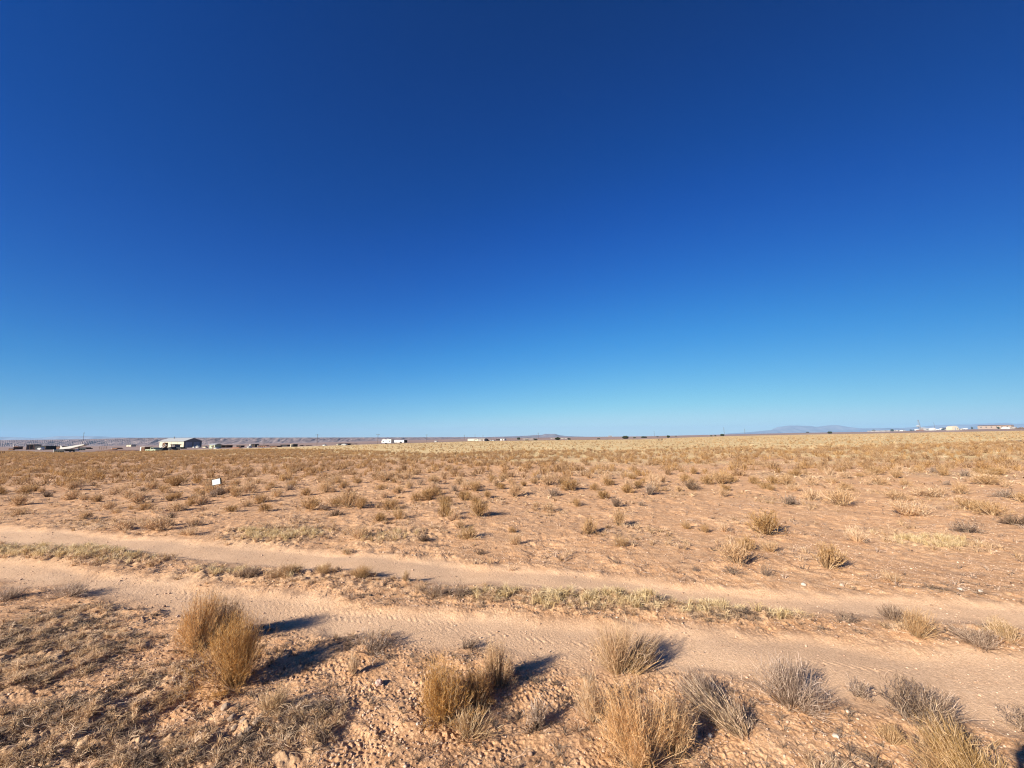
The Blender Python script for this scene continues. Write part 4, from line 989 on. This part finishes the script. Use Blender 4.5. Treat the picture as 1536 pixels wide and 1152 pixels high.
house(1303, 1308, 646.6, 1.6, 'small white building left of the dark tree on the right horizon', 'dull', 'dull', nw=1)
house(1312, 1332, 647.2, 1.8, 'long low white building on the right horizon', 'dull', 'dull', nw=3)
house(1341, 1346, 646.8, 2, 'small white building left of a low grey shed', 'dull', 'dull', nw=1)
house(1346, 1353, 646.6, 2, 'low grey roofed shed on the right horizon', 'white', 'greymetal_shade', nw=1)
car(1355, 1359, 646, 1.6, 'white car on the right horizon left of the drill tower')
car(1369, 1373, 646, 1.8, 'black pickup on the right horizon near the drill tower', 'black', 'pickup truck')
rv(1373, 1377, 646, 2.4, 'small white trailer left of the drill tower', wins=((.2, .6, .5, .7),))
house(1383, 1390, 645.4, 4.6, 'pinkish cabin right of the drill tower', 'pink', 'roofmetal', nw=1)
house(1388, 1396, 645.6, 3.4, 'pale cabin with bright front right of the pinkish cabin', 'dull', 'roofmetal', nw=1)
def dome(px, py, hpx, wpx, label, mat='cream', name='dome_barn'):
    x, y, z = at(px, py); H = hpx/F*y; w = wpx/F*y/2
    r = empty(name, (x, y, z-.05)); tag(r, label, 'barn')
    n = 14; prof = [(-w, 0)]+[(-w*math.cos(PI*q/n)**1 if True else 0, H*.42+H*.58*math.sin(PI*q/n)) for q in range(n+1)]+[(w, 0)]
    MB().prism(prof, 0, w*1.6).build('shell', M[mat], r)
    d = MB().box(-w*.12, w*.12, -.12, -.001, 0, H*.62).build('door', M['doorgrey'], r)
    MB().box(w*.62, w*.74, -.1, -.001, H*.15, H*.5).build('window', M['glass'], r)
dome(1433.5, 645.4, 6.4, 10, 'cream arched barn with a dark door on the right horizon')
dome(1401.5, 645.6, 3.8, 5.4, 'small white arched shelter with one round opening', 'white', 'arched_shelter')
rv(1404, 1408, 645.4, 1.8, 'tiny white trailer right of the small arched shelter', wins=((.2, .6, .5, .7),))
shed(1414, 1422, 644.8, 3.4, 'open shed with dark roof left of the cream arched barn', wall='white', roof='black')
shed(1422, 1429.5, 645.2, 4.4, 'dark red roofed open shed touching the cream arched barn', wall='rust', roof='red')
house(1437, 1442, 645.2, 2.4, 'low white annex right of the cream arched barn', 'dull', 'dull', nw=1)
rv(1444, 1450, 644.2, 1.8, 'low white camper right of the annex', wins=((-.5, -.2, .5, .7),))
fencepen(1462, 1470, 643.8, 4.4, 'brown timber corral left of the pink house', 5)
house(1471, 1476, 643.4, 3.4, 'pale hut left of the pink house', 'dull', 'roofmetal', nw=1)
shed(1475, 1484, 643.4, 3.2, 'open porch with black gap at the left of the pink house', wall='pink', roof='brown')
house(1484, 1513, 643.3, 5.6, 'long pink adobe house with dark flat roof line and pale ridge', 'pink', 'brown', nw=6, rh=.18, D=.25)
rv(1505, 1512, 643.6, 2.6, 'white trailer in front of the right end of the pink house', wins=((.2, .6, .5, .7),))
house(1514, 1521, 643.2, 3, 'white hut right of the pink house', 'dull', 'dull', nw=1)
bank('earth_bank', 1519, 1560, 643.8, 3.4, M['clod'])
# --- dead shrub and dark lump in the plain
x, y, z = at(990, 660.8); R = 5/F*y; H = 4.2/F*y
st, tw = bush_geo(26, R*1.2, H, R*.8, 4, H*.3, .07, wisp=.4, curl=.3)
r = empty('dead_shrub', (x, y, z)); tag(r, 'bare pale dead shrub with dark foot standing in the yellow plain', 'shrub')
mesh_np('woody_stems', st[0], [st[1]], [M['grey']], rnd=st[2], parent=r); mesh_np('foliage', tw[0], [tw[1]], [M['dark']], rnd=tw[2], parent=r)
for (px, py, h, w, k, l) in [(572.5, 679.6, 4, 6.5, 'dark', 'dark lumpy shrub in the brush below the white camper'), (682, 681.5, 4, 9, 'olive', 'dark green shrub in the brush left of centre'), (410, 682, 2.2, 14, 'olive', 'flat greenish shrub in the left brush'),
        (1243, 668, 2.6, 12, 'olive', 'flat olive shrub in the yellow plain right of centre'), (1525, 663, 2.6, 18, 'dark', 'flat dark shrub in the plain at the right edge'), (893, 663.5, 1.6, 9, 'olive', 'low olive shrub in the yellow plain near centre'), (1465, 655.6, 1.2, 5, 'dark', 'tiny dark shrub in the plain below the barn'),
        (692.5, 667.4, 1.2, 3.4, 'dark', 'tiny dark shrub below the mobile home, left'), (758, 665.6, 1.3, 6, 'olive', 'flat dark shrub below the small white shed')]:
    x, y, z = at(px, py); R = w/F*y/2; H = h/F*y
    st, tw = bush_geo(60, R, H, R*.4, 4, H*.3, R*.09, wisp=.35)
    V_, Q_, R_ = join([st, tw]); o = mesh_np('plain_shrub', V_, [Q_], [M[k]], rnd=R_); o.location = (x, y, z); tag(o, l, 'shrub')
# ------------------------------------------------------------------ sun
AZ = math.radians(49.5); EL = math.radians(25.5)      # AZ: where shadows point, from +Y toward +X
sd = np.array([math.sin(AZ)*math.cos(EL), math.cos(AZ)*math.cos(EL), -math.sin(EL)])
from mathutils import Vector, Matrix
sl = bpy.data.lights.new('sun', 'SUN'); sl.energy = 5.0; sl.angle = math.radians(.5); sl.color = (1, .93, .82)
so = bpy.data.objects.new('sun', sl); C.objects.link(so); so.rotation_euler = Vector(sd).to_track_quat('-Z', 'Y').to_euler()
# ------------------------------------------------------------------ photographer (stands behind the camera; throws the shadow in the corner)
def person():
    import bmesh
    J = {'pelvis': (0, 0, .95, .13, .10), 'chest': (0, .0, 1.28, .15, .11), 'neck': (0, .0, 1.47, .06, .06), 'jaw': (0, .03, 1.56, .07, .085), 'head': (0, .02, 1.65, .085, .10), 'crown': (0, .01, 1.73, .05, .06)}
    E = [('pelvis', 'chest'), ('chest', 'neck'), ('neck', 'jaw'), ('jaw', 'head'), ('head', 'crown')]
    for s, n in ((-1, 'l'), (1, 'r')):
        J[n+'sh'] = (s*.18, .02, 1.42, .06, .06); J[n+'el'] = (s*.27, .22, 1.66, .042, .042); J[n+'wr'] = (s*.10, .17, 1.94, .028, .028); J[n+'ha'] = (s*.085, .19, 2.02, .03, .018)
        J[n+'hp'] = (s*.09, 0, .88, .085, .085); J[n+'kn'] = (s*.11, .02, .48, .058, .058); J[n+'an'] = (s*.12, -.02, .09, .042, .042); J[n+'to'] = (s*.14, .14, .035, .04, .03)
        E += [('chest', n+'sh'), (n+'sh', n+'el'), (n+'el', n+'wr'), (n+'wr', n+'ha'), ('pelvis', n+'hp'), (n+'hp', n+'kn'), (n+'kn', n+'an'), (n+'an', n+'to')]
        for q in range(5):
            b0 = (s*(.085-.0), .19+.0, 2.0); nm = n+'f%d' % q
            dx = (q-1.5)*.016 if q < 4 else -.03
            J[nm+'a'] = (s*.085+dx*s,   .20, 2.065 if q < 4 else 2.03, .009, .009); J[nm+'b'] = (s*(.06)+dx*s*.5, .215, 2.085-(q*.008), .008, .008)
            E += [(n+'ha', nm+'a'), (nm+'a', nm+'b')]
    ks = list(J); me = bpy.data.meshes.new('person'); me.from_pydata([J[k][:3] for k in ks], [(ks.index(a), ks.index(b)) for a, b in E], [])
    o = bpy.data.objects.new('person', me); C.objects.link(o)
    sk = o.modifiers.new('skin', 'SKIN'); 
    for k_, sv in zip(ks, me.skin_vertices[0].data if me.skin_vertices else []): sv.radius = J[k_][3:5]
    me.skin_vertices[0].data[0].use_root = True
    o.modifiers.new('sub', 'SUBSURF').levels = 2; o.modifiers['sub'].render_levels = 2
    me.materials.append(M['cloth']); return o
pe = None
try:
    bpy.context.view_layer.objects.active = None
    import bmesh
    pe = person()
except Exception as ex:
    print('PERSON', ex)
if pe:
    pe.location = (-.02, -.27, gz(0, -.27)-.005); tag(pe, 'person in dark clothes holding a phone overhead with both hands', 'person')
    ph = MB().box(-.08, .08, -.075, -.067, 1.99, 2.11).build('phone', M['black']); ph.location = (0, 0, 0); tag(ph, 'black phone held up in both hands of the photographer', 'phone')
# ------------------------------------------------------------------ haze, world, camera
hb = MB().box(-26000, 26000, -3000, 19500, -420, 440).build('haze', M['white']); hb.data.materials.clear()
hm = bpy.data.materials.new('haze'); hm.use_nodes = True; hnt = hm.node_tree; hnt.nodes.remove(hnt.nodes['Principled BSDF'])
pv = hnt.nodes.new('ShaderNodeVolumePrincipled'); pv.inputs['Color'].default_value = (.40, .68, 1, 1); pv.inputs['Density'].default_value = 1/26000.; pv.inputs['Anisotropy'].default_value = 0.0
hnt.links.new(pv.outputs[0], hnt.nodes['Material Output'].inputs['Volume']); hb.data.materials.append(hm); tag(hb, kind='stuff')
w = bpy.data.worlds.new('World'); bpy.context.scene.world = w; w.use_nodes = True; nt = w.node_tree
bg = nt.nodes['Background']; sky = nt.nodes.new('ShaderNodeTexSky'); sky.sky_type = 'NISHITA'; sky.sun_disc = False
sky.sun_elevation = EL; sky.sun_rotation = AZ+PI; sky.air_density = 1.0; sky.dust_density = 0; sky.ozone_density = 4; sky.altitude = 1600
EXPO = 1.08
vm = nt.nodes.new('ShaderNodeVectorMath'); vm.operation = 'SCALE'; nt.links.new(sky.outputs[0], vm.inputs[0])
tcw = nt.nodes.new('ShaderNodeTexCoord'); sx = nt.nodes.new('ShaderNodeSeparateXYZ'); nt.links.new(tcw.outputs['Generated'], sx.inputs[0])
m1 = nt.nodes.new('ShaderNodeMath'); m1.operation = 'MULTIPLY'; nt.links.new(sx.outputs[0], m1.inputs[0]); nt.links.new(sx.outputs[0], m1.inputs[1])
m2 = nt.nodes.new('ShaderNodeMath'); m2.operation = 'MULTIPLY_ADD'; nt.links.new(m1.outputs[0], m2.inputs[0]); m2.inputs[1].default_value = -.042; m2.inputs[2].default_value = .10; m3 = nt.nodes.new('ShaderNodeMath'); m3.operation = 'MULTIPLY_ADD'; nt.links.new(sx.outputs[0], m3.inputs[0]); m3.inputs[1].default_value = -.008; nt.links.new(m2.outputs[0], m3.inputs[2]); nt.links.new(m3.outputs[0], vm.inputs['Scale'])
cv = nt.nodes.new('ShaderNodeRGBCurve'); nt.links.new(vm.outputs[0], cv.inputs['Color'])
def setc(c_, pts):
    while len(c_.points) < len(pts): c_.points.new(.5, .5)
    for p_, (a_, b_) in zip(c_.points, pts): p_.location = (a_, b_); p_.handle_type = 'AUTO'
setc(cv.mapping.curves[0], [(0, 0), (.04, .001), (.06, .002), (.08, .007), (.10, .014), (.13, .028), (.16, .045), (.20, .077), (.28, .15), (.40, .26), (.60, .44), (1, .60)])
setc(cv.mapping.curves[1], [(0, 0), (.06, .022), (.08, .034), (.10, .050), (.13, .076), (.16, .108), (.20, .158), (.26, .24), (.34, .335), (.50, .50), (.72, .68), (1, .78)])
setc(cv.mapping.curves[2], [(0, 0), (.14, .125), (.172, .185), (.20, .245), (.24, .325), (.28, .41), (.34, .51), (.40, .59), (.50, .69), (.60, .76), (.80, .83), (1, .86)])
cv.mapping.update()
v2 = nt.nodes.new('ShaderNodeVectorMath'); v2.operation = 'SCALE'; v2.inputs['Scale'].default_value = 10/2**EXPO; nt.links.new(cv.outputs[0], v2.inputs[0])
nt.links.new(v2.outputs[0], bg.inputs['Color']); bg.inputs['Strength'].default_value = .1
cam = bpy.data.cameras.new('camera'); co = bpy.data.objects.new('camera', cam); C.objects.link(co)
cam.sensor_width = 36; cam.lens = 36*F/1536; cam.clip_end = 100000; cam.clip_start = .05; sc_ = bpy.context.scene; sc_.cycles.pixel_filter_type = 'BLACKMAN_HARRIS'; sc_.cycles.filter_width = 1.15
mt = Matrix(((RV[0], UV[0], -FV[0], 0), (RV[1], UV[1], -FV[1], 0), (RV[2], UV[2], -FV[2], CAMZ), (0, 0, 0, 1))); co.matrix_world = mt
sc = bpy.context.scene; sc.camera = co
sc.view_settings.view_transform = 'Standard'; sc.view_settings.look = 'None'; sc.view_settings.exposure = EXPO; sc.view_settings.gamma = 1
sc.render.engine = 'CYCLES'; sc.cycles.max_bounces = 4; sc.cycles.diffuse_bounces = 2; sc.cycles.volume_bounces = 0; sc.cycles.transparent_max_bounces = 6; sc.cycles.use_denoising = True; sc.cycles.denoiser = 'OPENIMAGEDENOISE'; sc.cycles.denoising_input_passes = 'RGB_ALBEDO_NORMAL'; sc.cycles.denoising_prefilter = 'NONE'
